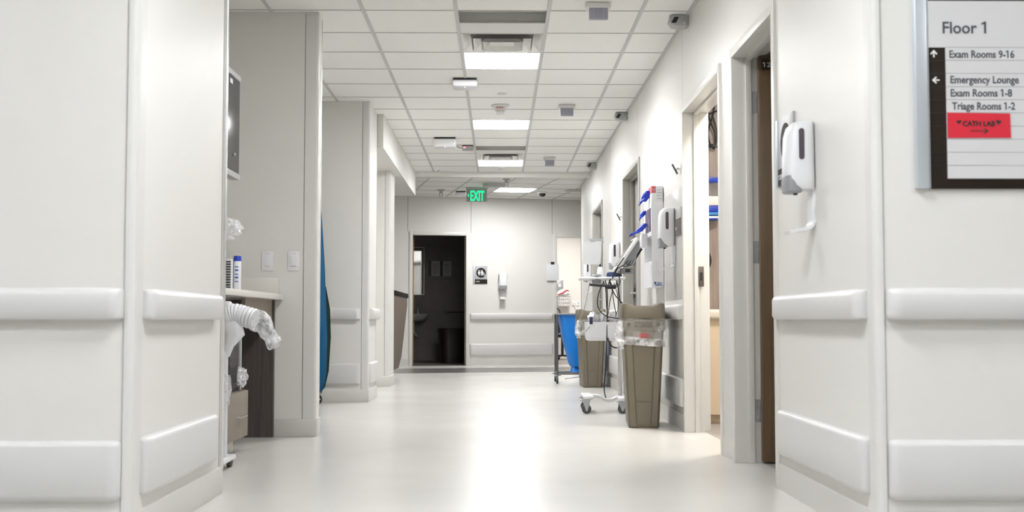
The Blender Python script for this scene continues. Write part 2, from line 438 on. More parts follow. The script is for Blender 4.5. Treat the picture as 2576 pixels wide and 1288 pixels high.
struct('baseboard_end', b, 'base')

# ------------------------------------------------------------------ handrails and bumper rails
GH, GB = 'handrails on the walls', 'bumper rails on the walls'
def rail(kind, p, q, nrm, label):
    # p,q: ends of the run on the wall face (2D), nrm: outward direction
    p, q, nrm = Vector((*p, 0)), Vector((*q, 0)), Vector((*nrm, 0))
    L = (q-p).length; ang = math.atan2(nrm.y, nrm.x)+PI/2
    hand = kind == 'handrail'
    z0, z1, d = (.757, .862, .046) if hand else (.160, .357, .030)
    o = thing(kind, label, 'handrail' if hand else 'bumper rail', (p+q)/2, ang, GH if hand else GB)
    b = MB(); hr = (z1-z0)/2; L2 = L/2-.012
    if hand: prof = [(0, z0+.012), (-d*.55, z0), (-d+.008, z0+.004), (-d, z0+.016), (-d, z1-.022), (-d+.006, z1-.008), (-d*.6, z1), (0, z1-.002)]
    else: prof = [(0, z0), (-d*.5, z0), (-d+.005, z0+.008), (-d, z0+.02), (-d, z1-.02), (-d+.005, z1-.007), (-d*.5, z1), (0, z1)]
    b.prism(prof, -L2+.03, L2-.03, 'x'); b.obj('cover', 'rail', o)
    for sgn in (-1, 1):
        c = MB()
        rings = []
        for k in range(6):
            a = k/5*PI/2; s = 1-(1-math.cos(a))*.55; x = sgn*(L2-.03+.04*math.sin(a))
            mid = (z0+z1)/2
            rings.append([(x, y*(.15+.85*math.cos(a)) if k else y, mid+(z-mid)*(1-.10*(1-math.cos(a)))) for y, z in prof])
        c.loft(rings); c.obj('end_cap', 'rail', o)
    return o
Rn, Ln, Fn = (-1, 0), (1, 0), (0, -1)
En = (-ev.x, -ev.y)
def e2(u): p = E(u, 0, 0); return (p.x, p.y)
runs = [((-6.9, YF), (-1.243, YF), Fn, 'on the large block face beside the desk alcove'),
        ((-1.215, 4.06), (-1.215, 5.095), Ln, 'on the short side wall just before the desk alcove'),
        ((-2.59, 10.95), (-1.27, 10.95), Fn, 'on the pier face behind the blue covered cart'),
        ((-1.20, 11.03), (-1.20, 11.64), Ln, 'stub on the pier side past the blue cart'),
        ((1.296, YF), (7.0, YF), Fn, 'below the floor directory sign'),
        ((XR, 4.045), (XR, 5.31), Rn, 'below the nearest soap dispenser on the corridor wall'),
        ((XR, 8.08), (XR, 10.50), Rn, 'behind the front taupe waste bin'),
        ((XR, 11.96), (XR, 14.31), Rn, 'behind the rear taupe waste bin'),
        ((XR, 15.81), (XR, 18.02), Rn, 'past the last door of the corridor wall'),
        (e2(-.49), e2(.945), En, 'across the end wall between restroom door and bright doorway')]
for p, q, n, where in runs:
    rail('handrail', p, q, n, 'pale grey handrail '+where)
    rail('bumper_rail', p, q, n, 'wide pale low bumper rail '+where)

# ------------------------------------------------------------------ doors
def frame_right(n, y0, y1, m, depth=.15):
    o = struct('door_%d' % n, MB(), m); b = MB(); j = .05; X0, X1 = XR-.014, XR+depth+.014
    b.box(X0, X1, y0, y0+j, 0, HD).box(X0, X1, y1-j, y1, 0, HD).box(X0, X1, y0+j, y1-j, HD-j, HD)
    b.obj('frame', m, o, bev=.003)
    b = MB(); s0, s1 = XR+.060, XR+.092
    b.box(s0, s1, y0+j, y0+j+.016, 0, HD-j).box(s0, s1, y1-j-.016, y1-j, 0, HD-j).box(s0, s1, y0+j, y1-j, HD-j-.016, HD-j)
    b.obj('stop', m, o, bev=.002)
    return o
dA = frame_right(1, *DOORS['A'], 'frame'); dB = frame_right(2, *DOORS['B'], 'frame')
dC = frame_right(3, *DOORS['C'], 'frame_shaded'); dD = frame_right(4, *DOORS['D'], 'frame_shaded')
# door 1: walnut leaf folded back into the room, steel hinges on the far jamb
b = MB().box(XR+.122, XR+.122+.9, 6.235, 6.28, .012, HD-.055); lf = b.obj('leaf', 'door', dA, bev=.002)
b = MB().box(XR+.135, XR+.27, 6.228, 6.2355, 2.085, 2.14); b.obj('number_plate', 'doordk', dA)
b = MB().text('12023', TX(XR+.148, 6.2275, 2.10), h=.026, w=.10); b.obj('lettering', 'wletter', dA, smooth=False)
for z in (1.865, 1.06, .22):
    b = MB().box(XR+.094, XR+.150, 6.292, 6.2995, z, z+.115)
    h = b.obj('hinge', 'hinge', dA)
    b = MB()
    for k in (.02, .055, .09): b.cyl((XR+.108+.008*(k > .03), 6.289, z+k), (XR+.108+.008*(k > .03), 6.294, z+k), .005, n=8)
    b.obj('screw', 'ltgrey', h)
# latch plates
for o, y, m in ((dB, DOORS['B'][1]-.05, 'hinge'), (dC, DOORS['C'][1]-.05, 'doordk')):
    b = MB().box(XR+.085, XR+.122, y-.0195 if o is dB else y-.0195, y-.0165, .98, 1.115); s = b.obj('strike_plate', mat('bronze_plate', (.16, .14, .125), .35, metal=.8), o, bev=.001)
    b = MB().box(XR+.095, XR+.112, y-.021, y-.019, 1.02, 1.075); b.obj('strike_hole', 'black', s)
# doors 3 and 4 stand closed at the room side of the frame
for o, k in ((dC, 'C'), (dD, 'D')):
    y0, y1 = DOORS[k]; b = MB().box(XR+.11, XR+.155, y0+.052, y1-.052, .01, HD-.052); b.obj('leaf', 'frame_shaded', o)
    b = MB().cyl((XR+.11, y1-.13, 1.02), (XR+.05, y1-.13, 1.02), .011, n=10).cyl((XR+.055, y1-.135, 1.02), (XR+.055, y1-.25, 1.02), .009, n=10); b.obj('handle', 'hinge', o)
# end wall frames
def frame_end(n, u0, u1, m):
    o = struct('door_%d' % n, MB(), m); j = .055; b = MB()
    for bx in ((u0, u0+j, 0, HE), (u1-j, u1, 0, HE), (u0+j, u1-j, HE-j, HE)): b.box(bx[0], bx[1], -.014, .144, bx[2], bx[3], ME)
    b.obj('frame', m, o, bev=.003); return o
dE = frame_end(5, *D1, 'frame'); dF = frame_end(6, *D2, 'frame')
b = MB().box(-1.45, -1.405, .15, 1.02, .012, 2.14, ME); b.obj('leaf', wood('oak_edge', (.20, .12, .06), (.30, .19, .10)), dE)
b = MB().box(-.556, -.5535, .03, .09, 1.05, 1.16, ME); b.obj('strike_plate', 'hinge', dE)
b = MB().box(1.85, 1.895, .15, 1.2, .012, 2.14, ME); b.obj('leaf', 'door', dF)

# ------------------------------------------------------------------ ceiling fixtures
GL = 'recessed ceiling lights'
def make_light(name, label, loc, rz=0.0, lamp='lamp', up=0.0):
    o = thing(name, label, 'ceiling light', loc, rz, GL)
    h, q, d = T/2, .205, .12
    b = MB()
    def quad(*p): b.bm.faces.new([b.bm.verts.new(x) for x in p])
    c0 = [(-h, -h), (h, -h), (h, h), (-h, h)]; h2 = h-.018; c1 = [(-h2, -h2), (h2, -h2), (h2, h2), (-h2, h2)]; c2 = [(-q, -h2+.01), (q, -h2+.01), (q, h2-.01), (-q, h2-.01)]
    for i in range(4):
        j = (i+1) % 4
        quad((*c0[i], 0), (*c0[j], 0), (*c1[j], .0), (*c1[i], .0))
        quad((*c1[i], 0), (*c1[j], 0), (*c2[j], d), (*c2[i], d))
    b.obj('reflector', 'reflector', o, smooth=False)
    b = MB(); rg = []
    for k in range(11):
        t = -1+k/5; z = d-.006-(d-.004)*math.cos(t*PI/2)**.9
        rg.append([(q*t, -h2+.012, z), (q*t, h2-.012, z), (q*t, h2-.012, z+.004), (q*t, -h2+.012, z+.004)])
    b.loft(rg); b.obj('diffuser', lamp, o)
    b = MB().box(-h, h, -h, h, d+.01, d+.03); b.obj('housing', 'ventgrey', o)
    return o
def cell(i, k): return (CX+(i+.5)*T, CY+(k+.5)*T, H)
l0 = make_light('ceiling_light', 'large bright ceiling light just past the square air diffuser, nearest in view', cell(0, 2))
dup(l0, cell(0, 7), 0, 'bright ceiling light behind the fire alarm, middle one of the row')
dup(l0, cell(0, 12), 0, 'bright ceiling light just before the ceiling beam, farthest of the row')
lc = make_light('ceiling_light', 'unseen bright ceiling light added over the near corridor crossing, above the top edge of view', cell(0, -13), 0, 'lamp_cool'); lc['group'] = 'added ceiling lights over the corridor crossing'
make_light('ceiling_light', 'dimmer ceiling light over the corridor mouth, above the top edge of view', cell(0, -3), 0, 'lamp_dim')  # same kind of fixture, weakened so the side wall is not overlit
for c in ((0, -8), (-5, -10), (5, -10)):  # crossing lights are added out of view to brighten the front wall faces
    o = dup(lc, cell(*c), 0, 'unseen bright ceiling light added over the near corridor crossing, above the top edge of view', 'added ceiling lights over the corridor crossing')
p = ME2 @ Vector((T/2, T/2, H+.004)); make_light('ceiling_light', 'skewed bright ceiling light beyond the beam, behind the green exit sign', p, R(11))
make_light('ceiling_light', 'warm ceiling light inside the room with wood wall panel', cell(3, -1), 0, 'lamp_room')
make_light('ceiling_light', 'warm ceiling light inside the bright room at the corridor end', E(2.0, 1.7, H-.12), A13, 'lamp_far')

def make_diffuser(label, loc):
    o = thing('ceiling_air_diffuser', label, 'air vent', loc, 0, 'square air diffusers'); h = T/2
    def sq(a, z): return [(-a, -a, z), (a, -a, z), (a, a, z), (-a, a, z)]
    b = MB().loft([sq(h-.005, .003), sq(h-.012, -.004), sq(h-.022, -.001)], caps=False); b.obj('rim', 'ventwhite', o, smooth=False)
    b = MB().loft([sq(h-.022, -.001), sq(h-.075, .05), sq(h-.12, .13)], caps=False); b.obj('outer_cone', 'satin', o, smooth=False)
    for a, z in ((.222, -.014), (.150, -.024)):
        c = MB().loft([sq(a, z), sq(a-.055, z+.05), sq(a-.065, z+.05), sq(a-.012, z-.002)], caps=False); c.obj('louvre_ring', 'satin' if a > .15 else 'ventwhite', o, smooth=False)
    c = MB().loft([sq(.088, -.005), sq(.06, .02)]); c.obj('centre_plate', 'ventwhite', o, smooth=False)
    c = MB().box(-h+.02, h-.02, -h+.02, h-.02, .14, .15).cyl((0, 0, .04), (0, 0, .14), .12); c.obj('duct', 'ventdark', o)
    return o
d0 = make_diffuser('square metal air diffuser with nested louvres beside the nearest ceiling light', cell(0, 1))
dup(d0, cell(0, 11), 0, 'square metal air diffuser with nested louvres near the ceiling beam')
def make_return(label, loc):
    o = thing('return_vent', label, 'air vent', loc, 0, 'half open return vents'); h = T/2
    b = MB().box(-h+.012, h-.012, .02, h-.004, -.001, .004); b.obj('panel', 'ventwhite', o)
    b = MB().box(-h+.012, h-.012, -h, .02, .07, .075).box(-h+.006, -h+.012, -h, .02, 0, .07).box(h-.012, h-.006, -h, .02, 0, .07); b.obj('recess', 'ventgrey', o)
    b = MB().box(-h+.012, h-.012, .012, .02, .004, .07); b.obj('baffle', 'ventgrey', o)
    b = MB().box(-h+.012, h-.012, .004, .02, -.004, .003); b.obj('lip', 'tee', o)
    return o
r0 = make_return('half open grey return air vent before the nearest air diffuser', cell(0, 0))
dup(r0, cell(0, 10), 0, 'half open grey return air vent before the distant air diffuser')

# fire alarm
o = thing('fire_alarm', 'round white ceiling fire alarm with red FIRE lettering', 'fire alarm', (.015, 11.15, H))
b = MB().lathe([(.088, 0), (.088, -.006), (.080, -.012), (.05, -.013)]); b.obj('mounting_plate', 'white2', o)
b = MB().lathe([(.056, -.012), (.054, -.05), (.046, -.056)]); b.obj('body', 'white2', o)
b = MB().lathe([(.040, -.055), (.037, -.078), (.030, -.084)]); b.obj('strobe_lens', 'white', o)
b = MB().text('FIRE', TX(-.034, -.0565, -.038), h=.02, w=.068); b.obj('lettering', 'rletter', o, smooth=False)
b = MB()
for k in range(4): b.box(-.03+.017*k, -.022+.017*k, -.053, -.0515, -.062, -.056)
b.obj('sounder_slot', 'ventdark', o)
# concealed sprinkler covers
for x, y, w in ((.03, 10.55, 'before the fire alarm'), (.03, 15.86, 'between the farthest light and the beam')):
    b = MB().lathe([(.040, 0.003), (.040, -.006), (.036, -.008)]); o = b.obj('ceiling_sprinkler_cover', 'white2', loc=(x, y, H)); tag(o, 'small round white sprinkler cover plate on ceiling tile '+w, 'sprinkler', 'sprinkler covers')
# wireless access points
def access_point(label, loc, w, d, h):
    o = thing('access_point', label, 'access point', loc, 0, 'white ceiling access points')
    b = MB().rbox(-w/2, w/2, -d/2, d/2, -h, -.012, .022, 4); b.obj('body', 'white', o)
    b = MB().box(-w/2+.01, w/2-.01, -d/2+.005, d/2-.01, -.014, 0); b.obj('mounting_plate', 'black', o)
    b = MB().cyl((0, -d/2+.05, -h-.002), (0, -d/2+.05, -h+.004), .006, n=10); b.obj('indicator_light', 'led_blue', o)
    return o
access_point('white square access point hanging below the ceiling tee near the first light', (-.284, 9.96, H), .215, .215, .07)
access_point('white rounded access point hanging by the small red-lit receiver', (-.60, 13.2, H), .255, .2, .105)
access_point('boxy white access point beyond the beam, behind the exit sign', (-.60, 18.75, H+.004), .17, .14, .06)
o = thing('receiver', 'small grey box with red light wired to the access point', 'receiver', (-.36, 13.75, H))
b = MB().rbox(-.065, .065, -.06, .06, -.055, -.008, .008, 2); b.obj('body', 'ltgrey', o)
b = MB().box(-.06, .064, -.056, .056, -.012, 0); b.obj('mounting_plate', 'black', o)
b = MB()
for x in (-.044, -.030): b.cyl((x, -.062, -.03), (x, -.058, -.03), .006, n=10)
b.obj('indicator_light', 'led_red', o)
b = MB().tube([(-.065, 0, -.03), (-.10, -.02, -.025), (-.14, -.10, -.02)], .004, 6); b.obj('cable', 'cable', o)
b = MB().tube([(.05, -.05, -.045), (.02, -.12, -.06), (-.02, -.22, -.075)], .003, 6); b.obj('antenna', 'greycable', o)
# ceiling sensors over the right lane
def ceiling_sensor(label, loc):
    o = thing('ceiling_sensor', label, 'sensor', loc, 0, 'small ceiling sensors')
    b = MB().rbox(-.078, .078, -.05, .07, -.036, 0, .005, 2); b.obj('mount', 'white2', o)
    b = MB().rbox(-.060, .060, -.045, -.005, -.108, -.034, .003, 2); p = b.obj('lens', 'lens', o)
    b = MB()
    for k in (-.029, .001, .031): b.box(k-.001, k+.001, -.0465, -.045, -.104, -.038)
    b.obj('louvre', 'ltgrey', p)
ceiling_sensor('small grey ribbed ceiling sensor at the top edge of view', (.64, 7.52, H))
ceiling_sensor('small grey ribbed ceiling sensor to the right of the fire alarm', (.645, 11.12, H))
ceiling_sensor('small grey ribbed ceiling sensor nearest the ceiling beam', (.636, 14.75, H))
# corner sensors on the right wall, under the ceiling
def corner_sensor(label, y):
    o = thing('ceiling_corner_sensor', label, 'sensor', (XR, y, H+.004), R(-90), 'grey wedge sensors under the ceiling')
    prof = [(0, -.005), (-.10, -.005), (-.120, -.015), (-.127, -.04), (-.10, -.075), (-.06, -.082), (0, -.076)]
    b = MB().prism(prof, -.055, .055, 'x'); b.obj('housing', 'ltgrey', o, bev=.004)
    b = MB().prism([(-.118, -.06), (-.085, -.06), (-.065, -.02), (-.095, -.02)], .0545, .057, 'x'); b.obj('lens', 'black', o)
    b = MB().box(.02, .05, -.002, 0.0, -.115, -.09).cyl((.052, -.03, -.06), (.058, -.03, -.06), .006, n=8); b.obj('bracket', 'white2', o)
corner_sensor('grey wedge sensor high on the wall above the open wood-panelled room', 7.83)
corner_sensor('grey wedge sensor high on the wall above the front taupe bin, middle of three', 11.55)
corner_sensor('grey wedge sensor high on the wall closest to the ceiling beam', 15.25)
corner_sensor_small = thing('ceiling_corner_sensor', 'tiny white sensor on the end wall corner beyond the corridor', 'sensor', E(1.40, 0, 2.68), A13)
b = MB().rbox(-.03, .03, -.05, 0, -.05, .04, .01, 3); b.obj('housing', 'white2', corner_sensor_small); b = MB().cyl((0, -.02, .03), (0, -.02, .075), .008); b.obj('bracket', 'white2', corner_sensor_small)
# exit sign
o = thing('exit_sign', 'hanging exit sign with green EXIT letters and arrow', 'exit sign', (-.335, 18.2, H+.003))
b = MB().box(-.17, .17, -.04, .04, -.02, 0); b.obj('canopy', 'ltgrey', o, bev=.003)
b = MB().box(-.157, .157, -.006, .006, -.215, -.012); b.obj('plate', 'acrylic', o, bev=.001)
b = MB().text('EXIT', TX(-.098, -.007, -.198), w=.212, h=.158, offset=.02); b.obj('lettering', 'green', o, smooth=False)
b = MB().prism([(-.146, -.118), (-.118, -.092), (-.118, -.104), (-.131, -.118), (-.118, -.132), (-.118, -.144)], -.0072, -.006, 'y'); b.obj('arrow', 'green', o, smooth=False)
# sprinkler heads, camera, flush vent of the far hall
def sprinkler(label, loc):
    o = thing('fire_sprinkler_mount', label, 'sprinkler', loc, 0, 'hanging sprinkler heads')
    b = MB().box(-.055, .055, -.05, .05, -.012, 0); b.obj('base_plate', 'ltgrey', o, bev=.002)
    b = MB().lathe([(.03, -.01), (.028, -.05), (.02, -.055)], n=14); b.obj('body', 'ltgrey', o)
    b = MB().box(-.028, -.018, -.006, .006, -.10, -.05).box(.018, .028, -.006, .006, -.10, -.05).cyl((0, 0, -.098), (0, 0, -.102), .03, n=14); b.obj('deflector', 'ltgrey', o)
sprinkler('pendent grey device hanging left of the exit sign', (-.90, 18.5, H+.003))
sprinkler('pendent grey device in front of the round speaker beyond the beam', (.115, 17.05, H+.003))
o = thing('ceiling_speaker', 'low rounded grey box under the ceiling beyond the beam', 'speaker', (-.07, 17.55, H+.004), R(11))
b = MB().loft([rr(.40, .30, .09, 0), rr(.40, .30, .09, -.008), rr(.33, .24, .08, -.012)]); b.obj('rim', 'white2', o)
b = MB().loft([rr(.33, .24, .08, -.01), rr(.31, .22, .07, -.06), rr(.29, .20, .06, -.066)]); b.obj('body', 'ltgrey', o)
o = thing('dome_camera', 'black dome camera on white ring near the end wall', 'camera', (.70, 18.85, H+.003))
b = MB().lathe([(.088, 0), (.088, -.012), (.075, -.02)]); b.obj('ring', 'white', o)
b = MB().lathe([(.052, -.018), (.050, -.04), (.040, -.058), (.02, -.068), (.004, -.07)]); b.obj('dome', 'blackgloss', o)
o = thing('flush_vent', 'flat dark grey ceiling vent at the wall corner by the end', 'air vent', (1.22, 18.55, H+.002), R(11))
b = MB().box(-.15, .15, -.15, .15, -.006, 0); b.obj('grille', 'ventgrey', o)

# ------------------------------------------------------------------ wall things: dispensers, signs, papers
GS = 'soap dispensers on the walls'
def make_dispenser(label, loc, rz):
    o = thing('soap_dispenser', label, 'soap dispenser', loc, rz, GS)   # wall plane y=0, hangs down from z=0 top
    b = MB()
    secs = [(-.000, .060, .050, .02), (-.006, .104, .080, .03), (-.022, .124, .098, .035), (-.06, .132, .108, .035), (-.17, .136, .112, .034), (-.235, .136, .112, .032), (-.262, .132, .10, .03), (-.275, .118, .085, .03)]
    b.loft([rr(w, d, r, z, 0, -d/2-.002) for z, w, d, r in secs]); b.obj('cover', 'white', o)
    b = MB().loft([rr(.124, .045, .02, -.222, 0, -.0925), rr(.131, .050, .022, -.25, 0, -.0905), rr(.130, .058, .02, -.284, 0, -.083), rr(.118, .05, .02, -.288, 0, -.08)]); b.obj('nozzle_cover', 'greyp', o)
    b = MB().cyl((0, -.07, -.27), (0, -.07, -.296), .012, .008, 10); b.obj('nozzle', 'black', o)
    for s in (1, -1):
        x0 = s*.0675; pts = []
        for k in range(9): a = PI*k/8; pts.append((-.060+.0105*math.cos(a), -.045+.010*math.sin(a)))
        for k in range(9): a = PI+PI*k/8; pts.append((-.060+.0105*math.cos(a), -.150+.010*math.sin(a)))
        b = MB().prism(pts, x0-.003, x0+.003, 'x'); b.obj('level_window', mat('smoked_window', (.07, .06, .075), .25), o)
    b = MB(); prof = [(-.006, -.27), (-.004, -.30), (-.010, -.36), (-.008, -.40), (-.014, -.42), (-.035, -.432), (-.07, -.436), (-.105, -.447)]
    P = spline([(0, y, z) for y, z in prof], 5); rings = []
    for i, p in enumerate(P):
        t = (P[min(i+1, len(P)-1)]-P[max(i-1, 0)]).normalized(); n = Vector((0, -t.z, t.y)); f = i/(len(P)-1); hw = .036+.014*f if f > .45 else .036
        th = .005
        rings.append([p+Vector((-hw, 0, 0))+n*th*1.6, p+Vector((hw, 0, 0))+n*th*1.6, p+Vector((hw, 0, 0))-n*th, p+Vector((-hw, 0, 0))-n*th])
    b.loft(rings); b.obj('drip_tray', 'white', o)
    return o
RW = R(-90)
s0 = make_dispenser('large white soap dispenser beside the walnut door, nearest in view', (XR, 4.735, 1.553), RW)
dup(s0, (XR-.003, 8.478, 1.560), RW, 'white soap dispenser above the front taupe bin, beside the glove rack')
dup(s0, (XR, 12.32, 1.568), RW, 'white soap dispenser behind the tilted monitor of the vitals cart')
dup(s0, (XR, 16.05, 1.560), RW, 'white soap dispenser below the clipped paper by the far end of the corridor wall')
dup(s0, E(.06, 0, 1.545), A13, 'white soap dispenser on the end wall next to the restroom sign')

def icon_restroom(o, r, zc):
    b = MB(); y0, y1 = -.0135, -.0125; K = .80
    def disc(x, z, q): b.prism([(K*(x+q*math.cos(a*PI/8)), zc+K*(z-zc+q*math.sin(a*PI/8))) for a in range(16)], y0, y1, 'y')
    def poly(p): b.prism([(K*x, K*z+zc) for x, z in p], y0, y1, 'y')
    disc(-.044, zc+.048, .0105); poly([(-.056, .034), (-.032, .034), (-.018, -.008), (-.026, -.010), (-.030, .002), (-.024, -.022), (-.034, -.022), (-.034, -.055), (-.054, -.055), (-.054, -.022), (-.064, -.022), (-.058, .002), (-.062, -.010), (-.070, -.008)])
    poly([(-.010, .062), (-.005, .062), (-.005, -.058), (-.010, -.058)])
    disc(.022, zc+.048, .0105); poly([(.004, .034), (.040, .034), (.043, -.010), (.037, -.010), (.035, .016), (.034, -.055), (.010, -.055), (.009, .016), (.007, -.010), (.001, -.010)])
    disc(.058, zc+.004, .007); poly([(.054, -.004), (.062, -.004), (.064, -.024), (.080, -.026), (.086, -.046), (.080, -.048), (.074, -.034), (.055, -.032)])
    for k in range(14):
        a0, a1 = PI*.55+k*PI*.1, PI*.55+(k+1)*PI*.1
        b.prism([(K*(.062+q*math.cos(a)), zc+K*(-.036+q*math.sin(a))) for q, a in ((.024, a0), (.024, a1), (.018, a1), (.018, a0))], y0, y1, 'y')
    b.obj('pictogram', 'wletter', o, smooth=False)
def room_sign(label, loc, rz, w=.21, h=.295, plaque='PATIENT', icons=True, tx=.6):
    o = thing('room_sign', label, 'sign', loc, rz, 'grey room signs')       # origin: bottom middle on the wall
    b = MB().box(-w/2, w/2, -.010, 0, .0, h); b.obj('plate', 'signgrey', o, bev=.001)
    b = MB().box(-w/2-.028, -w/2-.002, -.016, 0, -.006, h+.004); b.obj('side_rail', 'alu', o, bev=.002)
    b = MB().prism([(.082*math.cos(a*PI/20), h*.62+.082*math.sin(a*PI/20)) for a in range(40)], -.0125, -.010, 'y'); b.obj('emblem', 'signbrown', o)
    b = MB().box(-w/2, w/2, -.0125, -.010, 0, h*.25); b.obj('plaque', 'signbrown', o)
    if icons: icon_restroom(o, .08, h*.62)
    b = MB().text(plaque, TX(-w/2+.015, -.0132, h*.09), h=.022, w=w*.33); b.obj('lettering', 'wletter', o, smooth=False)
room_sign('grey and brown restroom sign marked PATIENT beside the dark doorway', E(-.30, 0, 1.352), A13, icons=True)
room_sign('grey room sign with brown plaque half behind the nearest soap dispenser', (XR, 5.135, 1.352), RW, w=.265, plaque='1203', icons=False)
o = thing('room_sign', 'small grey plate with brown plaque beside the open wood-panelled room', 'sign', (XR-.003, 8.22, 1.345), RW, 'grey room signs')
b = MB().box(-.11, .11, -.008, 0, 0, .19); b.obj('plate', 'signgrey', o, bev=.001)
b = MB().box(-.11, .10, -.012, -.008, 0, .115); b.obj('plaque', mat('plaque_taupe', (.10, .085, .075), .4), o)
b = MB().cyl((-.08, -.015, .05), (-.08, -.011, .05), .012, n=12); b.obj('call_button', 'white', o)

# clipped papers
def clipped_paper(label, loc, rz, tilt, clip):
    o = thing('clipped_paper', label, 'paper', loc, rz, 'clipped sheets of paper')   # top middle
    b = MB(); n = 7; rings = []
    for k in range(n+1):
        z = -.285*k/n; y = -.012-.012*math.sin(k/n*PI)-.006*k/n
        rings.append([(-.108+tilt*z, y, z), (.108+tilt*z, y-.006, z-.004), (.108+tilt*z, y-.005, z-.004), (-.108+tilt*z, y+.001, z)])
    b.loft(rings); b.obj('sheet', 'paper', o)
    b = MB().box(-.03, .03, -.018, .0, -.018, .03); b.obj('clip', clip, o, bev=.004)
clipped_paper('white paper under a black clip at the edge of the bright end doorway', E(.93, -.014, 1.70), A13, .0, 'black')
o_p = clipped_paper('white paper under a steel clip beside the farthest corridor door', (1.135, 14.25, 1.705), R(4), .06, 'hinge')
o = thing('flag_bracket', 'thin steel wall bracket holding the clipped paper by the farthest door', 'bracket', (XR, 14.262, 1.72))
b = MB().box(-.17, 0, -.003, .003, -.012, .012); b.obj('arm', 'hinge', o); b = MB().box(-.006, 0, -.012, .012, -.04, .04); b.obj('wall_plate', 'hinge', o)
# coat hooks
def hook(label, loc):
    o = thing('wall_hook', label, 'hook', loc, RW, 'small wall hooks')
    b = MB().box(-.013, .013, -.006, 0, -.03, .03).tube([(0, -.004, 0), (0, -.02, .004), (0, -.032, -.004)], .007, 8); b.obj('stub', 'chrome', o)
    b = MB().rbox(-.016, .016, -.004, .004, -.036, .042, .003, 2, Matrix.Translation((0, -.040, -.002)) @ Matrix.Rotation(R(28), 4, 'X')); b.obj('flap', 'black', o)
hook('black wall hook beside the open wood-panelled room', (XR, 8.17, 1.80)); hook('black wall hook beyond the middle shaded door frame', (XR, 12.03, 1.80))

# directory sign on the right front face
KP = YF/2980.0
def sx(px, py=260): return (px-1254)*KP*(1+.0537*(.0537+(644-py)/2980))*1.0
def sz(py): return .757+YF*math.tan(.05364+math.atan((644-py)/2980))
o = thing('directory_sign', 'large floor directory sign listing Floor 1 rooms with dark border', 'sign', (0, YF, 0))
xr = sx(2672)
b = MB().box(sx(2331), xr, -.012, 0, sz(474), sz(-118)); b.obj('back_panel', 'signbrown', o, bev=.001)
b = MB().prism([(sx(2299), 0), (sx(2299), -.012), (sx(2303), -.020), (sx(2330), -.022), (sx(2337), -.016), (sx(2337), 0)], sz(474), sz(-118), 'z'); b.obj('side_rail', 'alu', o, bev=.001)
b = MB().box(sx(2334), xr, -.0165, -.012, sz(119), sz(2)); b.obj('header_panel', 'signpanel', o)
b = MB().box(sx(2334), xr, -.0165, -.012, sz(-2), sz(-110)); b.obj('upper_panel', 'signpanel', o)
ys = [119, 151.5, 184.5, 218, 250.5, 283.5, 317, 350, 383, 416, 449]
for y0, y1 in zip(ys, ys[1:]):
    b = MB().box(sx(2379.5), xr, -.0165, -.012, sz(y1-.5), sz(y0+.6)); b.obj('strip', 'signpanel', o)
b = MB()
for y in ys: b.box(sx(2379), xr, -.0169, -.0160, sz(y+.6), sz(y-.6))
b.obj('hairline', mat('strip_joint', (.27, .26, .26), .5), o)
for y in ys[1:-1]: MB().box(sx(2338), sx(2376), -.0128, -.0118, sz(y+.6), sz(y-.6)).obj('seam', 'black', o)
def line(t, x0, x1, yb, cap, off=.014): return MB().text(t, TX(sx(x0), -.0172, sz(yb)), w=sx(x1)-sx(x0), h=cap*KP, offset=off)
for t, x0, x1, yb, cap in (('Floor 1', 2373, 2483, 83.5, 31), ('Exam Rooms 9-16', 2389, 2553, 145, 19.5), ('Emergency Lounge', 2390, 2563, 209, 19.5), ('Exam Rooms 1-8', 2390, 2545, 242.5, 19.5), ('Triage Rooms 1-2', 2393, 2552, 275.5, 19.5)):
    line(t, x0, x1, yb, cap).obj('lettering', 'letter', o, smooth=False)
def arrow(px, py, ang, m='wletter', s=1.0, y=-.0135):
    b = MB(); pl = [(-.0022, -.013), (.0022, -.013), (.0022, .003), (.009, -.004), (.0123, -.001), (0, .0125), (-.0123, -.001), (-.009, -.004), (-.0022, .003)]
    c, q = math.cos(ang), math.sin(ang); b.prism([(sx(px)+s*(u*c-v*q), sz(py)+s*(u*q+v*c)) for u, v in pl], y, y+.001, 'y'); return b
arrow(2350.5, 134, 0).obj('arrow', 'wletter', o, smooth=False); arrow(2354, 201, PI/2).obj('arrow', 'wletter', o, smooth=False)
o = thing('paper_note', 'bright red paper note reading CATH LAB taped on the directory sign', 'note', (0, YF, 0))
b = MB().loft([[(sx(x), y, sz(yy)) for x, yy in ((2380, 347), (2540, 346.5), (2538.5, 285.5), (2380, 283.5))] for y in (-.0178, -.0186)]); b.obj('sheet', 'redpaper', o)
MB().text('CATH LAB', TX(sx(2418), -.0192, sz(317)), w=sx(2500)-sx(2418), h=13*KP, offset=.03).obj('lettering', 'bletter', o, smooth=False)
for x, s, r_ in ((2409, 1, .1), (2508.5, 1.1, -.25)):
    pts = []
    for k in range(24):
        t = 2*PI*k/24; hx = 16*math.sin(t)**3; hz = 13*math.cos(t)-5*math.cos(2*t)-2*math.cos(3*t)-math.cos(4*t)
        pts.append((sx(x)+s*.00052*(hx*math.cos(r_)-hz*math.sin(r_)), sz(307)+s*.00052*(hx*math.sin(r_)+hz*math.cos(r_))))
    b = MB().prism(pts, -.0192, -.0186, 'y'); b.obj('heart', 'bletter', o, smooth=False)
b = MB(); b.box(sx(2438), sx(2480), -.0192, -.0186, sz(330.5), sz(328.3))
for sgn in (1, -1): b.prism([(sx(2484), sz(329.4)), (sx(2473), sz(329.4+sgn*7)), (sx(2471), sz(329.4+sgn*5.5)), (sx(2480), sz(329.4))], -.0192, -.0186, 'y')
b.obj('arrow', 'bletter', o, smooth=False)

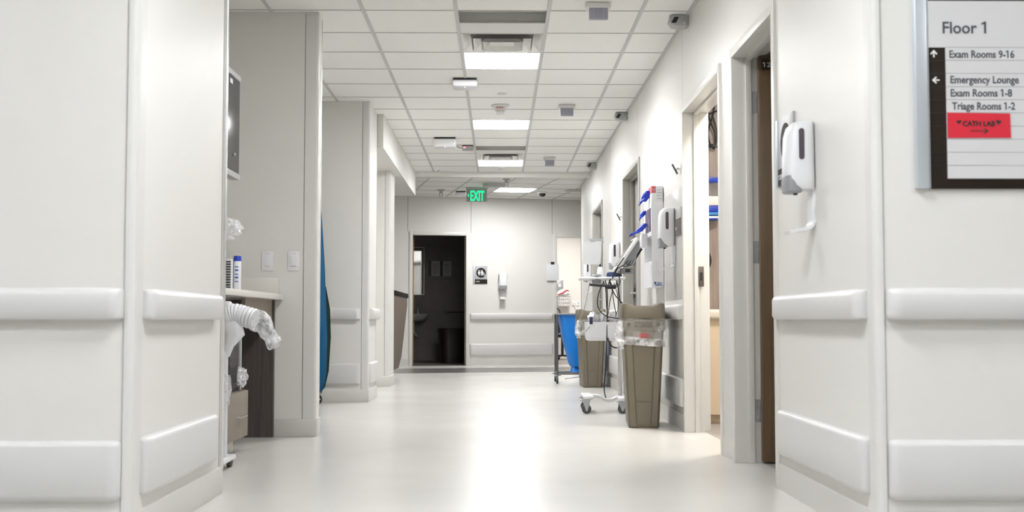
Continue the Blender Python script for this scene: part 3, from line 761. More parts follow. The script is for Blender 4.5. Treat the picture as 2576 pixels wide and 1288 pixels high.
# switches on the partition above the counter
for px, w in ((-1.507, 'farther from the corner guard'), (-1.337, 'nearer the corner guard')):
    o = thing('light_switch', 'white rocker switch plate over the counter splash, '+w, 'switch', (px, 7.74, 1.075), 0, 'switch plates over the counter')
    b = MB().rbox(-.038, .038, -.007, 0, 0, .128, .003, 2); b.obj('plate', 'white', o)
    b = MB().rbox(-.018, .018, -.011, -.006, .028, .100, .002, 2); b.obj('rocker', 'white', o)
    b = MB().box(-.012, .012, -.0078, -.007, .110, .1125).box(-.016, .016, -.0115, -.011, .030, .0325); b.obj('mark', 'ltgrey', o)

# ------------------------------------------------------------------ the desk alcove
o = thing('countertop', 'pale solid countertop with backsplash in the alcove', 'countertop', (-1.75, 6.6, .885))
b = MB().box(-.35, .35, -1.35, 1.135, 0, .036); b.obj('slab', 'counter', o, bev=.004)
b = MB().box(-.35, .32, 1.115, 1.138, .036, .145); b.obj('backsplash', 'counter', o, bev=.003)
b = MB().box(-.35, -.33, -1.35, 1.115, .036, .145); b.obj('side_splash', 'counter', o, bev=.003)
o = thing('desk_frame', 'dark laminate desk end panel and grey apron under the counter', 'desk', (-1.75, 7.6, 0))
b = MB().box(-.35, .297, .09, .132, .0, .885); b.obj('end_panel', 'wood_dk', o)
b = MB().box(.262, .285, -.72, .09, .76, .885); b.obj('apron', 'wood_md', o)
b = MB().box(-.35, -.33, -2.3, .02, .0, .885); b.obj('back_panel', 'wood_dk', o)
o = thing('drawer_cabinet', 'low grey oak drawer cabinet under the counter with bar handle', 'cabinet', (-1.75, 6.64, 0))
b = MB().box(-.30, .282, -.30, .285, .085, .352); b.obj('carcass', 'wood_md', o)
b = MB().box(-.27, .22, -.27, .25, 0, .085); b.obj('plinth', 'counter', o)
b = MB().box(.282, .298, -.295, .28, .09, .35); d = b.obj('drawer', 'wood_md', o, bev=.001)
b = MB().tube([(.298, -.02, .215), (.322, -.02, .215), (.322, .14, .215), (.298, .14, .215)], .006, 8, 1); b.obj('handle', 'chrome', d)
o = thing('computer_tower', 'dark computer tower standing on the drawer cabinet', 'computer', (-1.60, 6.755, .3525))
b = MB().box(-.24, .10, -.15, .15, 0, .33); b.obj('case', 'black', o, bev=.004)
b = MB().box(.10, .106, -.14, .10, .02, .31); p = b.obj('front_panel', 'black', o)
b = MB()
for k in range(6): b.box(.106, .109, -.12, .08, .05+k*.04, .065+k*.04)
b.obj('slot', 'ventdark', p); b = MB().box(.095, .112, .12, .148, 0, .325); b.obj('side_trim', 'ltgrey', o)
b = MB().blob((0, 0, 0), (.022, .10, .05), 3, .5, 3, 2.0); o = b.obj('plastic_bag', 'film2', loc=(-1.455, 6.78, .43), smooth=False); tag(o, 'crumpled clear plastic bag on top of the drawer cabinet', 'plastic bag', 'crumpled clear bags')
# wall monitor in the alcove
o = thing('wall_monitor', 'black glossy monitor on a wall arm high in the alcove', 'monitor', (-1.5, 6.38, 1.86))
b = MB().rbox(-.055, 0, -.45, .45, -.30, .30, .01, 2); b.obj('casing', 'greyp', o)
b = MB().box(-.001, .003, -.43, .43, -.265, .265); b.obj('screen', 'blackgloss', o)
b = MB().box(-.004, .006, -.45, .45, -.30, -.268); b.obj('lower_bezel', 'ltgrey', o, bev=.002); b = MB().box(-.004, .006, -.45, .45, .268, .30); b.obj('upper_bezel', 'ltgrey', o, bev=.002)
b = MB().box(-.60, -.05, -.03, .03, -.04, .04).box(-.60, -.58, -.1, .1, -.12, .12); b.obj('wall_arm', 'black', o)
b = MB().box(-.003, .005, .18, .24, .22, .245); b.obj('sticker', 'white', o)
b = MB().cyl((.0, .30, -.17), (.012, .30, -.17), .01, n=8); b.obj('power_button', 'ltgrey', o)
b = MB().blob((0, 0, 0), (.052, .07, .05), 8, .55, 3, 2.2); o = b.obj('plastic_bag', 'film2', loc=(-1.42, 6.28, 1.235), smooth=False); tag(o, 'crumpled clear plastic bag hanging above the countertop', 'plastic bag', 'crumpled clear bags')
b = MB().tube([(-1.45, 6.28, 1.27), (-1.47, 6.29, 1.4), (-1.5, 6.3, 1.57)], .004, 6); tag(b.obj('white_string', 'white'), 'thin white cord from the monitor holding the clear bag', 'string')
# things on the countertop
o = thing('wipes_canister', 'tall white wipes canister with blue cap on the counter', 'canister', (-1.43, 6.50, .9215))
b = MB().lathe([(.019, 0), (.020, .004), (.020, .155), (.017, .160)], n=20); b.obj('tube', 'white', o)
b = MB().lathe([(.021, .155), (.021, .180), (.018, .184)], n=20); b.obj('cap', 'blue', o)
b = MB()
for k in range(5): b.box(-.010, .010, -.0206, -.0202, .04+k*.02, .046+k*.02+.004*(k % 2))
b.obj('printed_label', 'blueletter', o)
for x, y, h, w in ((-1.463, 6.475, .165, 'next to the wipes canister'), (-1.508, 6.49, .108, 'in front of the grey box, shorter')):
    o = thing('spiral_notebook', 'upright white notebook with dark spiral edge '+w, 'notebook', (x, y, .9215), 0, 'upright spiral notebooks')
    b = MB().box(-.012, .012, -.05, .05, 0, h); b.obj('pages', 'paper', o, bev=.002)
    b = MB()
    for k in range(int(h/.014)): b.box(-.014, .014, -.057, -.046, .006+k*.014, .012+k*.014)
    b.obj('spiral', 'black', o)
o = thing('file_box', 'dark grey box on the counter behind the corner', 'box', (-1.56, 6.72, .9215)); b = MB().box(-.04, .04, -.12, .0, .113, .23); b.obj('body', 'greyp', o, bev=.004); b = MB().box(-.04, .04, -.12, .0, 0, .113); b.obj('base', 'white2', o, bev=.003)
# warming unit: white pole on casters, corrugated hose, nozzle, clear bag
o = thing('warming_unit', 'white pole unit on casters with ribbed white hose', 'medical unit', (-1.384, 6.02, 0))
b = MB().rbox(-.016, .016, -.02, .02, .06, .835, .006, 2); b.obj('pole', 'white', o)
b = MB().rbox(-.20, .02, -.03, .03, .035, .062, .006, 2).rbox(-.03, .03, -.16, .16, .04, .065, .006, 2); b.obj('base', 'white', o)
for y in (-.14, .14): b = MB().cyl((-.010, y, .028), (.012, y, .028), .028, n=16); b.obj('caster', 'rubber', o)
b = MB().tube([(.01, 0, .775), (.05, 0, .785), (.09, 0, .775), (.155, -.01, .757)], lambda t: .053+.0022*math.sin(t*70), 18, 16); b.obj('hose', 'white', o)
b = MB().loft([rr(.05, .05, .02, .79, 0), rr(.10, .08, .03, .75, .03), rr(.10, .08, .035, .68, .05), rr(.05, .05, .02, .62, .02), rr(.03, .03, .012, .57, .01)]); b.obj('nozzle', 'white', o)
b = MB().rbox(-.02, .03, -.03, .03, .80, .85, .01, 2); b.obj('cap', 'white', o)
b = MB(); P = [(.15, -.01, .757), (.19, -.01, .74), (.215, -.01, .69), (.245, -.01, .645), (.262, -.01, .625)]
b.tube(P, lambda t: .050-.016*t+.006*math.sin(t*9), 20, 8, caps=False)
for v in b.bm.verts: v.co += Vector((noise.noise(v.co*22), noise.noise(v.co*19+Vector((5, 0, 0))), noise.noise(v.co*21+Vector((0, 7, 0)))))*.013
b.obj('hose_bag', 'film2', o, smooth=False)
b = MB().blob((.005, -.02, .40), (.035, .03, .09), 5, .5, 3, 2.0); b.obj('wrapper', 'film2', o, smooth=False)

# ------------------------------------------------------------------ blue covered cart
o = thing('linen_cart', 'tall cart under a teal blue cover in the alcove', 'cart', (-1.86, 10.35, 0))
zs = [(.125, .30, .46), (.16, .335, .50), (.30, .352, .53), (.60, .358, .54), (.9, .354, .53), (1.2, .352, .50), (1.5, .336, .46), (1.70, .318, .42), (1.75, .308, .38), (1.772, .275, .32)]
zs_low = [(.125, .30, 0), (.16, .33, 0), (.30, .357, 0), (.60, .364, 0), (.85, .350, 0), (1.05, .31, 0), (1.10, .25, 0)]
def cov(y0, y1, k, zs):
    b = MB(); rings = []
    for z, hw, d in zs:
        r = rr(hw*2*k, (y1-y0), .05, z, 0, (y0+y1)/2, 8)
        rings.append([p+Vector((.012*math.sin(p.y*19+z*3)*(1 if abs(p.x) > .1 else 0), .010*math.sin(p.x*24+z*2), 0)) for p in r])
    return b.loft(rings)
cov(-.36, .06, 1.0, zs).obj('cover', 'cover_blue', o); cov(.02, .30, .99, zs_low).obj('back_flap', 'cover_green', o)
b = MB().rbox(-.29, .29, -.32, .28, .10, .13, .008, 2); b.obj('base', 'black', o)
b = MB().lathe([(.012, 1.755), (.016, 1.775), (.010, 1.79)], (.285, -.0, 0), 10); b.obj('cover_snap', 'white', o)
for x in (-.25, .245):
    for y in (-.27, .24):
        b = MB().lathe([(.022, -.016), (.045, -.016), (.05, -.010), (.05, .010), (.045, .016), (.022, .016)], (x, y, .05), 22, 'y'); w = b.obj('caster', 'black', o)
        b = MB().lathe([(.006, -.018), (.022, -.017), (.022, .017), (.006, .018)], (x, y, .05), 12, 'y')
        for k in range(5):
            a = 2*PI*k/5; b.cyl((x, y-.017, .05), (x+.042*math.cos(a), y-.017, .05+.042*math.sin(a)), .003, n=5)
        b.obj('hub', 'ltgrey', w)

# ------------------------------------------------------------------ reception desk past the narrow pier
o = thing('reception_desk', 'brown reception desk with black stone top beyond the narrow pier', 'desk', (-1.25, 15.2, 0))
b = MB().prism([(-.55, .10), (-.115, .10), (-.075, .25), (.0, .95), (.0, 1.05), (-.55, 1.05)], -1.05, 1.05, 'y'); b.obj('front_panel', 'deskbrown', o)
b = MB().box(-.60, .012, -1.08, 1.08, 1.05, 1.108); b.obj('countertop', 'deskdark', o, bev=.003)
b = MB().box(-.55, -.15, -1.02, 1.02, 0, .10); b.obj('plinth', 'base', o)

# ------------------------------------------------------------------ waste bins
GW = 'taupe waste bins'
def make_bin(label, loc, rz):
    o = thing('waste_bin', label, 'waste bin', loc, rz, GW)
    def sec(z): 
        f = z/.70; return .215+.07*f, .49+.07*f
    b = MB(); rings = []
    for z in (0.0, .012, .03, .2, .45, .69): w, d = sec(z); q = .012 if z == 0 else 0; rings.append(rr(w-q, d-q, .028, z))
    b.loft(rings); b.obj('body', 'taupe', o)
    # raised corner ribs and the lower belt line of the narrow face
    for sy in (-1, 1):
        for sx_ in (-1, 1):
            rg = []
            for z in (.012, .05, .62):
                w, d = sec(z); x0, x1 = sx_*(w/2-.060), sx_*(w/2-.012); y = sy*d/2
                rg.append([(x0, y-sy*.004, z), (x0+sx_*.006, y+sy*.009, z), (x1-sx_*.006, y+sy*.009, z), (x1, y-sy*.012, z)])
            MB().loft(rg).obj('corner_rib', 'taupe', o)
    for sy in (-1, 1):
        w, d = sec(.185); y = sy*d/2; b = MB().box(-w/2+.066, w/2-.066, min(y, y+sy*.0012), max(y, y+sy*.0012), .185, .189)
        b.obj('panel_line', 'taupe_dk', o)
        for q in (-1, 1):
            rg = []
            for z in (.03, .62): w, d = sec(z); x = q*(w/2-.062); y = sy*d/2; rg.append([(x-.002, y, z), (x+.002, y, z), (x+.002, y+sy*.0012, z), (x-.002, y+sy*.0012, z)])
            MB().loft(rg).obj('panel_line', 'taupe_dk', o)
    # rim band with handle cut outs
    b = MB(); b.loft([rr(.280, .555, .03, .672), rr(.298, .572, .034, .682), rr(.302, .576, .034, .745), rr(.290, .562, .03, .757)]); rim = b.obj('rim', 'taupe', o)
    for x0, x1, z0, z1 in ((-.062, .062, .706, .742), (-.115, -.092, .712, .736), (.092, .115, .712, .736)):
        b = MB().rbox(x0, x1, -.290, -.283, z0, z1, .003, 2); b.obj('handle_slot', 'taupe_dk', rim)
    b = MB().box(-.036, .036, -.2800, -.270, .628, .662); b.obj('sticker', 'red', o)
    # saddle shaped hooded lid
    b = MB()
    def sm(t): t = max(0, min(1, t)); return t*t*(3-2*t)
    def lid(z, gro, top=0.0, arch=0.0):
        out = []
        for q in rr(.306*gro, .580*gro, .040, z, 0, 0, 6):
            out.append(q)
        full = []
        for i, q in enumerate(out):                      # add points along the long straight runs so the saddle can bend
            q2 = out[(i+1) % len(out)]; n = 12 if i % 7 == 6 else 1
            for k in range(n): full.append(q.lerp(q2, k/n))
        for q in full:
            t = abs(q.x)/.153; q.z += top*(-.012+.022*sm((t-.42)/.40))+arch*.016*(1-sm(t/.95))
        return full
    b.loft([lid(.750, .985, 0, 1), lid(.756, 1.0, 0, 1), lid(.80, 1.0), lid(.845, .985, .7), lid(.860, .955, 1), lid(.866, .90, 1), lid(.862, .6, 1), lid(.858, .2, .6)]); b.obj('lid', 'taupe', o)
    # clear liner folded over the rim
    def film(zs, w, d, amp, fq, drop):
        rings = []
        for z in zs:
            ring = []
            for q in rr(w, d, .04, z, 0, 0, 8):
                ring.append(q)
            full = []
            for i, q in enumerate(ring):
                q2 = ring[(i+1) % len(ring)]; n = 18 if i % 9 == 8 else 1
                for k in range(n): full.append(q.lerp(q2, k/n))
            out = []
            for q in full:
                d_ = Vector((q.x, q.y, 0)).normalized()
                out.append(q+d_*amp*(noise.noise(Vector((q.x*fq, q.y*fq, z*fq*1.6)))+.5*noise.noise(Vector((q.x*fq*2.3, q.y*fq*2.3, z*60))))+Vector((0, 0, drop(q))))
            rings.append(out)
        return MB().loft(rings, caps=False)
    film((.765, .755, .735, .715, .69, .665, .64, .62), .318, .596, .006, 14, lambda q: .006*noise.noise(q*8)).obj('liner', 'film', o)
    film((.632, .625, .615, .605, .595, .585, .575), .302, .578, .0045, 20, lambda q: -q.x*.07+.008*noise.noise(q*9)).obj('liner_band', 'film2', o)
    b = MB(); rings = []
    for k in range(12):
        t = k/11; z = .75-.20*t; r = .020+.022*math.sin(t*2.6)+.012*noise.noise(Vector((t*6, 1, 2))); cx = -.158-.012*math.sin(t*3)
        rings.append([Vector((cx+r*.8*math.cos(2*PI*i/18)*(1+.3*noise.noise(Vector((i*.9, t*7, 3)))), -.262+r*1.2*math.sin(2*PI*i/18), z)) for i in range(18)])
    b.loft(rings); b.obj('liner_knot', 'film2', o)
    return o
b0 = make_bin('tall taupe waste bin in front of the glove rack, nearer the viewer', (1.033, 8.56, 0), R(-4))
dup(b0, (1.048, 13.5, 0), R(1), 'tall taupe waste bin behind the vitals cart, touching the blue bag hamper')

# ------------------------------------------------------------------ vitals cart
o = thing('vitals_cart', 'white rolling vitals cart with tilted monitor and tangled cables', 'medical cart', (0, 0, 0))
PX, PY = 1.0, 9.78
b = MB()
S = [(.71, 9.70, .135), (.78, 9.71, .135), (.835, 9.73, .125), (.875, 9.755, .10), (.93, 9.77, .098), (.975, 9.78, .118), (1.03, 9.79, .122)]
P = spline(S, 5); rings = []
for i, p in enumerate(P):
    hw = .042; rings.append([p+Vector((0, -hw, -.014)), p+Vector((0, hw, -.014)), p+Vector((0, hw*1.0, .010)), p+Vector((0, hw*.75, .016)), p+Vector((0, -hw*.75, .016)), p+Vector((0, -hw, .010))])
b.loft(rings); b.rbox(.685, .77, 9.55, 9.98, .118, .146, .012, 3).rbox(.965, 1.06, 9.55, 9.98, .102, .135, .012, 3); b.obj('base', 'white', o)
def caster(x, y, top):
    b = MB().prism([(x-.032, top), (x+.032, top), (x+.024, top-.035), (x+.006, .022), (x-.006, .022), (x-.024, top-.035)], y-.023, y-.019, 'y').prism([(x-.032, top), (x+.032, top), (x+.024, top-.035), (x+.006, .022), (x-.006, .022), (x-.024, top-.035)], y+.019, y+.023, 'y').box(x-.034, x+.034, y-.024, y+.024, top-.006, top)
    f = b.obj('caster', 'hinge', o)
    b = MB().lathe([(.012, -.016), (.033, -.015), (.038, -.010), (.038, .010), (.033, .015), (.012, .016)], (x, y, .038), 20, 'y'); b.obj('wheel', 'rubber', f)
    b = MB().box(x-.05, x-.028, y-.018, y+.018, top-.014, top-.006); b.obj('brake_pedal', 'hinge', f)
for x, y, t in ((.71, 9.59, .118), (.725, 9.95, .118), (1.0, 9.59, .103), (1.04, 9.95, .103)): caster(x, y, t)
b = MB().cyl((PX, PY, .11), (PX, PY, 1.16), .017, n=20); b.obj('pole', 'satin', o)
b = MB().rbox(.668, 1.035, 9.62, 9.93, 1.083, 1.105, .009, 3); b.obj('tray', 'white', o)
# basket with gauze
b = MB(); out = [rr(.27, .20, .04, .585, .87, 9.74), rr(.295, .225, .045, .60, .87, 9.74), rr(.31, .24, .045, .68, .87, 9.74), rr(.325, .255, .045, .735, .87, 9.74), rr(.31, .24, .04, .735, .87, 9.74), rr(.28, .21, .04, .60, .87, 9.74)]
b = MB(); out = []
for k in range(7): a = PI/2*k/6; out.append(rr(.27+.045*math.sin(a), .20+.04*math.sin(a), .04, .585+.035*(1-math.cos(a)), .872, 9.74, 8))
out += [rr(.318, .244, .045, .68, .872, 9.74, 8), rr(.324, .25, .045, .738, .872, 9.74, 8), rr(.312, .238, .04, .738, .872, 9.74, 8), rr(.28, .21, .04, .605, .872, 9.74, 8)]
b.loft(out); b.obj('basket', 'white', o)
for k, (x, sc) in enumerate(((.775, (.042, .065, .05)), (.864, (.036, .068, .052)), (.948, (.034, .062, .05)))):
    tag(MB().blob((x, 9.74, .772), sc, k+11, .35, 3, 2.2).obj('gauze_wad', 'gauze'), 'crumpled white gauze in the cart basket, '+('nearest its open end', 'middle and largest', 'closest to the pole')[k], 'gauze', 'gauze in the cart basket')
# tilted monitor
b = MB(); mt = Matrix.Translation((1.055, 9.78, 1.29)) @ Matrix.Rotation(R(33), 4, 'Y')
b.rbox(-.022, .012, -.14, .14, -.155, .155, .008, 3, mt); mon = b.obj('monitor', 'white2', o)
b = MB().rbox(.010, .065, -.125, .125, -.06, .14, .010, 3, mt); b.obj('monitor_back', 'greyp', mon)
b = MB().box(-.024, -.021, -.12, .12, -.13, .13, mt); b.obj('screen', 'blackgloss', mon)
b = MB().box(.065, .085, -.06, .06, -.02, .11, mt); b.obj('vent_block', 'black', mon)
b = MB().cyl((1.125, 9.72, 1.30), (1.125, 9.84, 1.30), .028, n=16).rbox(1.055, 1.135, 9.73, 9.83, 1.20, 1.27, .01, 2); b.obj('tilt_mount', 'greyp', o)
b = MB().tube([(1.09, 9.70, 1.20), (1.12, 9.69, 1.26), (1.135, 9.69, 1.36)], .008, 8); b.obj('mount_arm', 'ltgrey', o)
b = MB().rbox(1.005, 1.105, 9.70, 9.82, 1.135, 1.18, .006, 2); b.obj('module', 'greyp', o); b = MB().box(1.04, 1.08, 9.697, 9.70, 1.145, 1.17); b.obj('module_port', 'black', o)
# tray instruments
o2 = thing('thermometer', 'white probe thermometer with dark tip standing on the cart tray', 'thermometer', (.835, 9.72, 1.1055))
b = MB().loft([rr(.05, .045, .012, 0), rr(.052, .048, .014, .03), rr(.042, .04, .012, .075), rr(.03, .03, .01, .085)]); b.obj('body', 'white', o2); b = MB().lathe([(.012, .083), (.009, .10), (.004, .108)], n=10); b.obj('tip', 'black', o2)
o2 = thing('probe_holder', 'round navy blue holder on the cart tray near the pole', 'holder', (.935, 9.74, 1.1055))
b = MB().loft([rr(.09, .09, .03, 0), rr(.095, .09, .035, .015), rr(.085, .08, .03, .035), rr(.06, .06, .02, .042)]); b.obj('body', 'navy', o2)
b = MB().tube([(.04, .0, .02), (.065, -.01, .022), (.072, -.03, .012)], .008, 6); b.obj('lead', 'black', o2)
b = MB().lathe([(.03, 1.05), (.038, 1.06), (.04, 1.115), (.03, 1.125)], (.80, 9.66, 0), 18); b.obj('sensor_pod', 'greyp', o)
# cables
def px3(x, y, Y=9.70): return ((x-1254)/2980*Y*1.0, Y, .757+(804-y)/2980*Y)
def cab(pts, m='cable', r=.006, Y=9.62): MB().tube([px3(x, y, Y) for x, y in pts], r*.66, 8, 7).obj('cable', m, o)
cab([(1520, 708), (1507, 735), (1503, 765), (1512, 785), (1530, 797), (1556, 801)], r=.0065)
cab([(1523, 705), (1528, 740), (1527, 800), (1526, 860), (1523, 920), (1519, 975), (1523, 1000)], r=.0068)
cab([(1528, 850), (1534, 866), (1545, 874), (1558, 874)], r=.0085)
cab([(1518, 706), (1524, 730), (1526, 770), (1529, 800)], r=.006)
cab([(1532, 706), (1540, 730), (1544, 760), (1550, 790)], r=.005)
cab([(1551, 705), (1556, 730), (1560, 758), (1567, 765)], r=.007)
cab([(1535, 712), (1545, 738), (1558, 755), (1568, 764)], r=.0065)
cab([(1545, 712), (1553, 740), (1556, 770), (1548, 796)], r=.004)
cab([(1540, 735), (1534, 760), (1530, 790)], r=.005)
cab([(1537, 702), (1531, 715), (1537, 724), (1549, 720), (1552, 706)], r=.0065)
cab([(1533, 704), (1540, 718), (1547, 724), (1560, 712), (1556, 690)], r=.006)
cab([(1570, 648), (1560, 662), (1548, 682), (1541, 700)], r=.0075); cab([(1582, 655), (1568, 668), (1554, 676), (1549, 688)], r=.006)
cab([(1588, 655), (1578, 670), (1564, 668)], r=.006)
cab([(1485, 703), (1478, 740), (1470, 775), (1458, 805), (1456, 830), (1466, 838), (1483, 822)], 'greycable', .004)
cab([(1512, 712), (1506, 740), (1500, 780), (1488, 808)], 'greycable', .004)
b = MB().tube([px3(1483, 716, 9.6), px3(1505, 718, 9.6), px3(1540, 719, 9.6)], .010, 8); b.obj('cable_clip', 'black', o)
b = MB().rbox(.865, .955, 9.59, 9.63, 1.005, 1.04, .008, 2); b.obj('connector', 'black', o)
b = MB().rbox(.735, .76, 9.555, 9.59, .72, .78, .005, 2); b.obj('probe_plug', 'navy', o)

# ------------------------------------------------------------------ blue hamper
o = thing('hamper_cart', 'wheeled steel hamper frame holding a bright blue bag', 'hamper', (.94, 14.28, 0))
b = MB()
for x in (-.245, .235):
    for y in (-.24, .24): b.cyl((x, y, .10), (x, y, .825), .0125, n=12)
for z in (.118,):
    b.cyl((-.245, -.24, z), (.235, -.24, z), .011, n=10).cyl((-.245, .24, z), (.235, .24, z), .011, n=10).cyl((-.245, -.24, z), (-.245, .24, z), .011, n=10).cyl((.235, -.24, z), (.235, .24, z), .011, n=10)
b.obj('frame', mat('dull_steel', (.17, .165, .16), .4, metal=.7), o)
b = MB().rbox(-.26, .25, -.255, .255, .815, .832, .005, 2); b.obj('top_rim', 'greyp', o)
b = MB(); rings = []
for z, w, cx in ((.812, .445, 0.0), (.70, .41, .005), (.55, .375, .01), (.42, .335, .02), (.32, .305, .03), (.25, .275, .035), (.20, .23, .045), (.172, .10, .06)):
    ring = []
    for p in rr(w, w, .07, z, cx, 0, 8):
        d_ = Vector((p.x-cx, p.y, 0)).normalized(); a = math.atan2(p.y, p.x-cx); ring.append(p+d_*(.008*math.sin(a*9+z*4)*(1.3-z)+.02*noise.noise(p*6)))
    rings.append(ring)
b.loft(rings); b.obj('bag', 'bag_blue', o)
b = MB().loft([rr(.09, .08, .03, .20, -.02, -.04), rr(.10, .07, .025, .17, -.02, -.05), rr(.13, .09, .03, .14, -.015, -.05), rr(.15, .10, .03, .130, -.01, -.05)]); b.obj('bag_tail', 'bag_blue', o)
b = MB().tube([(-.16, -.25, .065), (.0, -.26, .085), (.16, -.25, .115)], .010, 8); b.obj('foot_pedal', 'hinge', o)
for x in (-.245, .235):
    for y in (-.24, .24):
        b = MB().box(x-.012, x+.012, y-.022, y+.022, .05, .10).cyl((x, y, .095), (x, y, .105), .045, n=14); f = b.obj('caster', 'greyp', o)
        b = MB().lathe([(.008, -.012), (.028, -.012), (.032, 0), (.028, .012), (.008, .012)], (x, y, .032), 16, 'x'); b.obj('wheel', 'black', f)

# ------------------------------------------------------------------ glove rack
o = thing('glove_rack', 'white wall rack with glove slots and paper slot above the front bin', 'rack', (XR-.003, 9.02, 1.005), RW)
# local x runs toward the viewer along the wall: 0 near end, negative is deeper
b = MB().box(-.456, -.004, -.006, 0, .004, .635)
b.box(-.004, 0, -.092, 0, 0, .655).box(-.46, -.456, -.092, 0, 0, .655).box(-.456, -.004, -.092, 0, 0, .004).box(-.456, -.004, -.092, 0, .635, .655)
b.box(-.456, -.004, -.092, -.088, .004, .195).box(-.456, -.004, -.092, -.088, .40, .635).box(-.456, -.004, -.092, -.006, .395, .40).box(-.456, -.004, -.092, -.006, .195, .20)
b.obj('cabinet', 'white', o)
b = MB()
for x in (-.07, -.20, -.33): b.box(x-.028, x+.028, -.0945, -.091, .43, .61)
b.obj('glove_slot', 'navy', o)
b = MB().box(-.135, -.115, -.0945, -.091, .43, .61).box(-.265, -.255, -.0945, -.091, .43, .61); b.obj('box_edge', 'red', o)
b = MB().box(-.06, -.03, -.0945, -.091, .02, .17); b.obj('paper_slot', 'counter', o)
b = MB().box(.0, .0012, -.075, -.058, .022, .040)
for z, x0, x1 in ((.036, -.052, -.02), (.028, -.052, -.012), (.020, -.052, -.02), (.012, -.068, -.008), (.018, -.068, -.03)): b.box(.0, .0012, x0, x1, z-.0022, z+.0015)
b.obj('printed_mark', 'blueletter', o)
o = thing('glove_box', 'white and red glove box standing on top of the glove rack', 'glove box', (XR-.003, 9.02, 1.6605), RW)
b = MB().box(-.24, 0, -.09, -.004, 0, .118); b.obj('carton', 'paper', o, bev=.001)
b = MB().box(-.2, .0006, -.0906, -.058, .065, .1185); b.obj('red_band', mat('pinkish_red_print', (.55, .12, .14), .5), o)
b = MB().text('XTRA', Matrix.Translation((.0012, -.085, .085)) @ Matrix(((0, 0, 1), (1, 0, 0), (0, 1, 0))).to_4x4(), h=.010, w=.022); b.obj('lettering', 'wletter', o, smooth=False)
b = MB()
for k in range(4): b.box(0, .0008, -.05+.0, -.012-.006*(k % 2), .02+k*.022, .027+k*.022)
b.obj('print_line', 'ltgrey', o)
def glove(label, c, s, tilt):
    o = thing('glove', label, 'glove', c, 0, 'blue gloves pulled from the rack')
    b = MB().loft([rr(.03*s, .05*s, .012*s, 0), rr(.05*s, .06*s, .015*s, -.02*s, -.01), rr(.055*s, .05*s, .015*s, -.05*s, -.02-tilt*.3), rr(.03*s, .03*s, .01*s, -.075*s, -.03-tilt*.6)]); b.obj('palm', 'glove', o)
    for k in range(3):
        y = (k-1)*.02*s; b = MB().tube([(-.02*s, y, -.05*s), (-.04*s-tilt*.5, y, -.072*s), (-.06*s-tilt, y*1.4, -.085*s-.008*k)], lambda t: .009*s*(1-.55*t), 7, 4); b.obj('finger', 'glove', o)
glove('blue glove hanging from the glove box on top of the rack', (XR-.105, 9.16, 1.755), 1.1, .0); glove('blue glove drooping low from the rack slots', (XR-.115, 9.28, 1.51), 1.0, .06)
glove('small blue glove tucked in the upper rack slot', (XR-.102, 9.38, 1.62), .7, .0)
o = thing('tray_shelf', 'small white holder clipped below the glove slots', 'holder', (XR-.095, 9.36, 1.33)); b = MB().rbox(-.04, 0, -.09, .09, 0, .10, .006, 2); b.obj('body', 'white', o)

# ------------------------------------------------------------------ inside the wood-panelled room
struct('trim_15', MB().box(XR+.15, 3.2, 9.34, 9.40, .0, H), 'wood_panel')
struct('trim_16', MB().box(XR+.15, 3.2, 9.337, 9.342, 2.122, 2.134), 'black')
o = thing('sink_counter', 'beige counter with rounded cream top inside the wood-panelled room', 'counter', (1.9, 8.95, 0))
b = MB().box(-.47, .6, -.34, .37, .07, .76); b.obj('cabinet', 'beige', o); b = MB().box(-.47, .6, -.28, .37, .0, .07); b.obj('plinth', 'beige', o)
b = MB().rbox(-.475, .62, -.38, .38, .76, .832, .02, 3); b.obj('top', 'cream', o)
struct('wall_panel_room_side', MB().box(3.2, 3.3, 6.55, 10.2, 0, H), 'wall')
o = thing('wall_dispenser', 'white and royal blue supply dispenser on the wood panel', 'dispenser', (1.66, 9.34, 1.55))
b = MB().rbox(-.12, .09, -.12, 0, .10, .175, .01, 2); b.obj('body', 'white2', o)
for z, m, h in ((.05, 'blue', .05), (.025, mat('sky_blue', (.03, .22, .55), .4), .022), (.0, 'white', .018), (-.012, 'blue', .012)):
    b = MB().rbox(-.12, .095-.02*(z < .03)-.02*(z < 0), -.11, 0, z, z+h, .004, 2); b.obj('band', m, o)
b = MB().rbox(-.12, .085, -.10, 0, .285, .325, .004, 2); b.obj('upper_band', 'blue', o); b = MB().box(-.12, .08, -.09, 0, .175, .285); b.obj('clear_window', 'film', o)
o = thing('hanging_wires', 'loose black wires hanging high on the wood panel', 'wires', (1.66, 9.33, 2.33))
for pts in ([(-.03, -.06, .25), (-.01, -.03, .1), (.01, -.05, 0), (.05, -.04, -.1), (.06, -.02, -.2)], [(.06, -.03, .2), (.04, -.03, .05), (.0, -.04, -.08), (.01, -.04, -.18), (.05, -.03, -.22), (.07, -.03, -.1), (.04, -.03, .03)], [(-.08, -.02, .04), (.0, -.05, .05), (.07, -.02, .08)], [(-.05, -.02, .0), (-.02, -.02, -.17), (.04, -.02, -.19)]): 
    MB().tube(pts, .007, 8, 7).obj('wire', 'cable', o)
o = thing('wall_gauge', 'round black gauge on the wood panel behind the latch plate', 'gauge', (1.565, 9.34, 1.222))
b = MB().lathe([(.105, -.004), (.115, -.02), (.112, -.05), (.10, -.055)], n=32, axis='y'); b.obj('rim', 'black', o)
b = MB().lathe([(.10, -.0545), (.02, -.057)], n=32, axis='y'); b.obj('face', 'greyp', o)

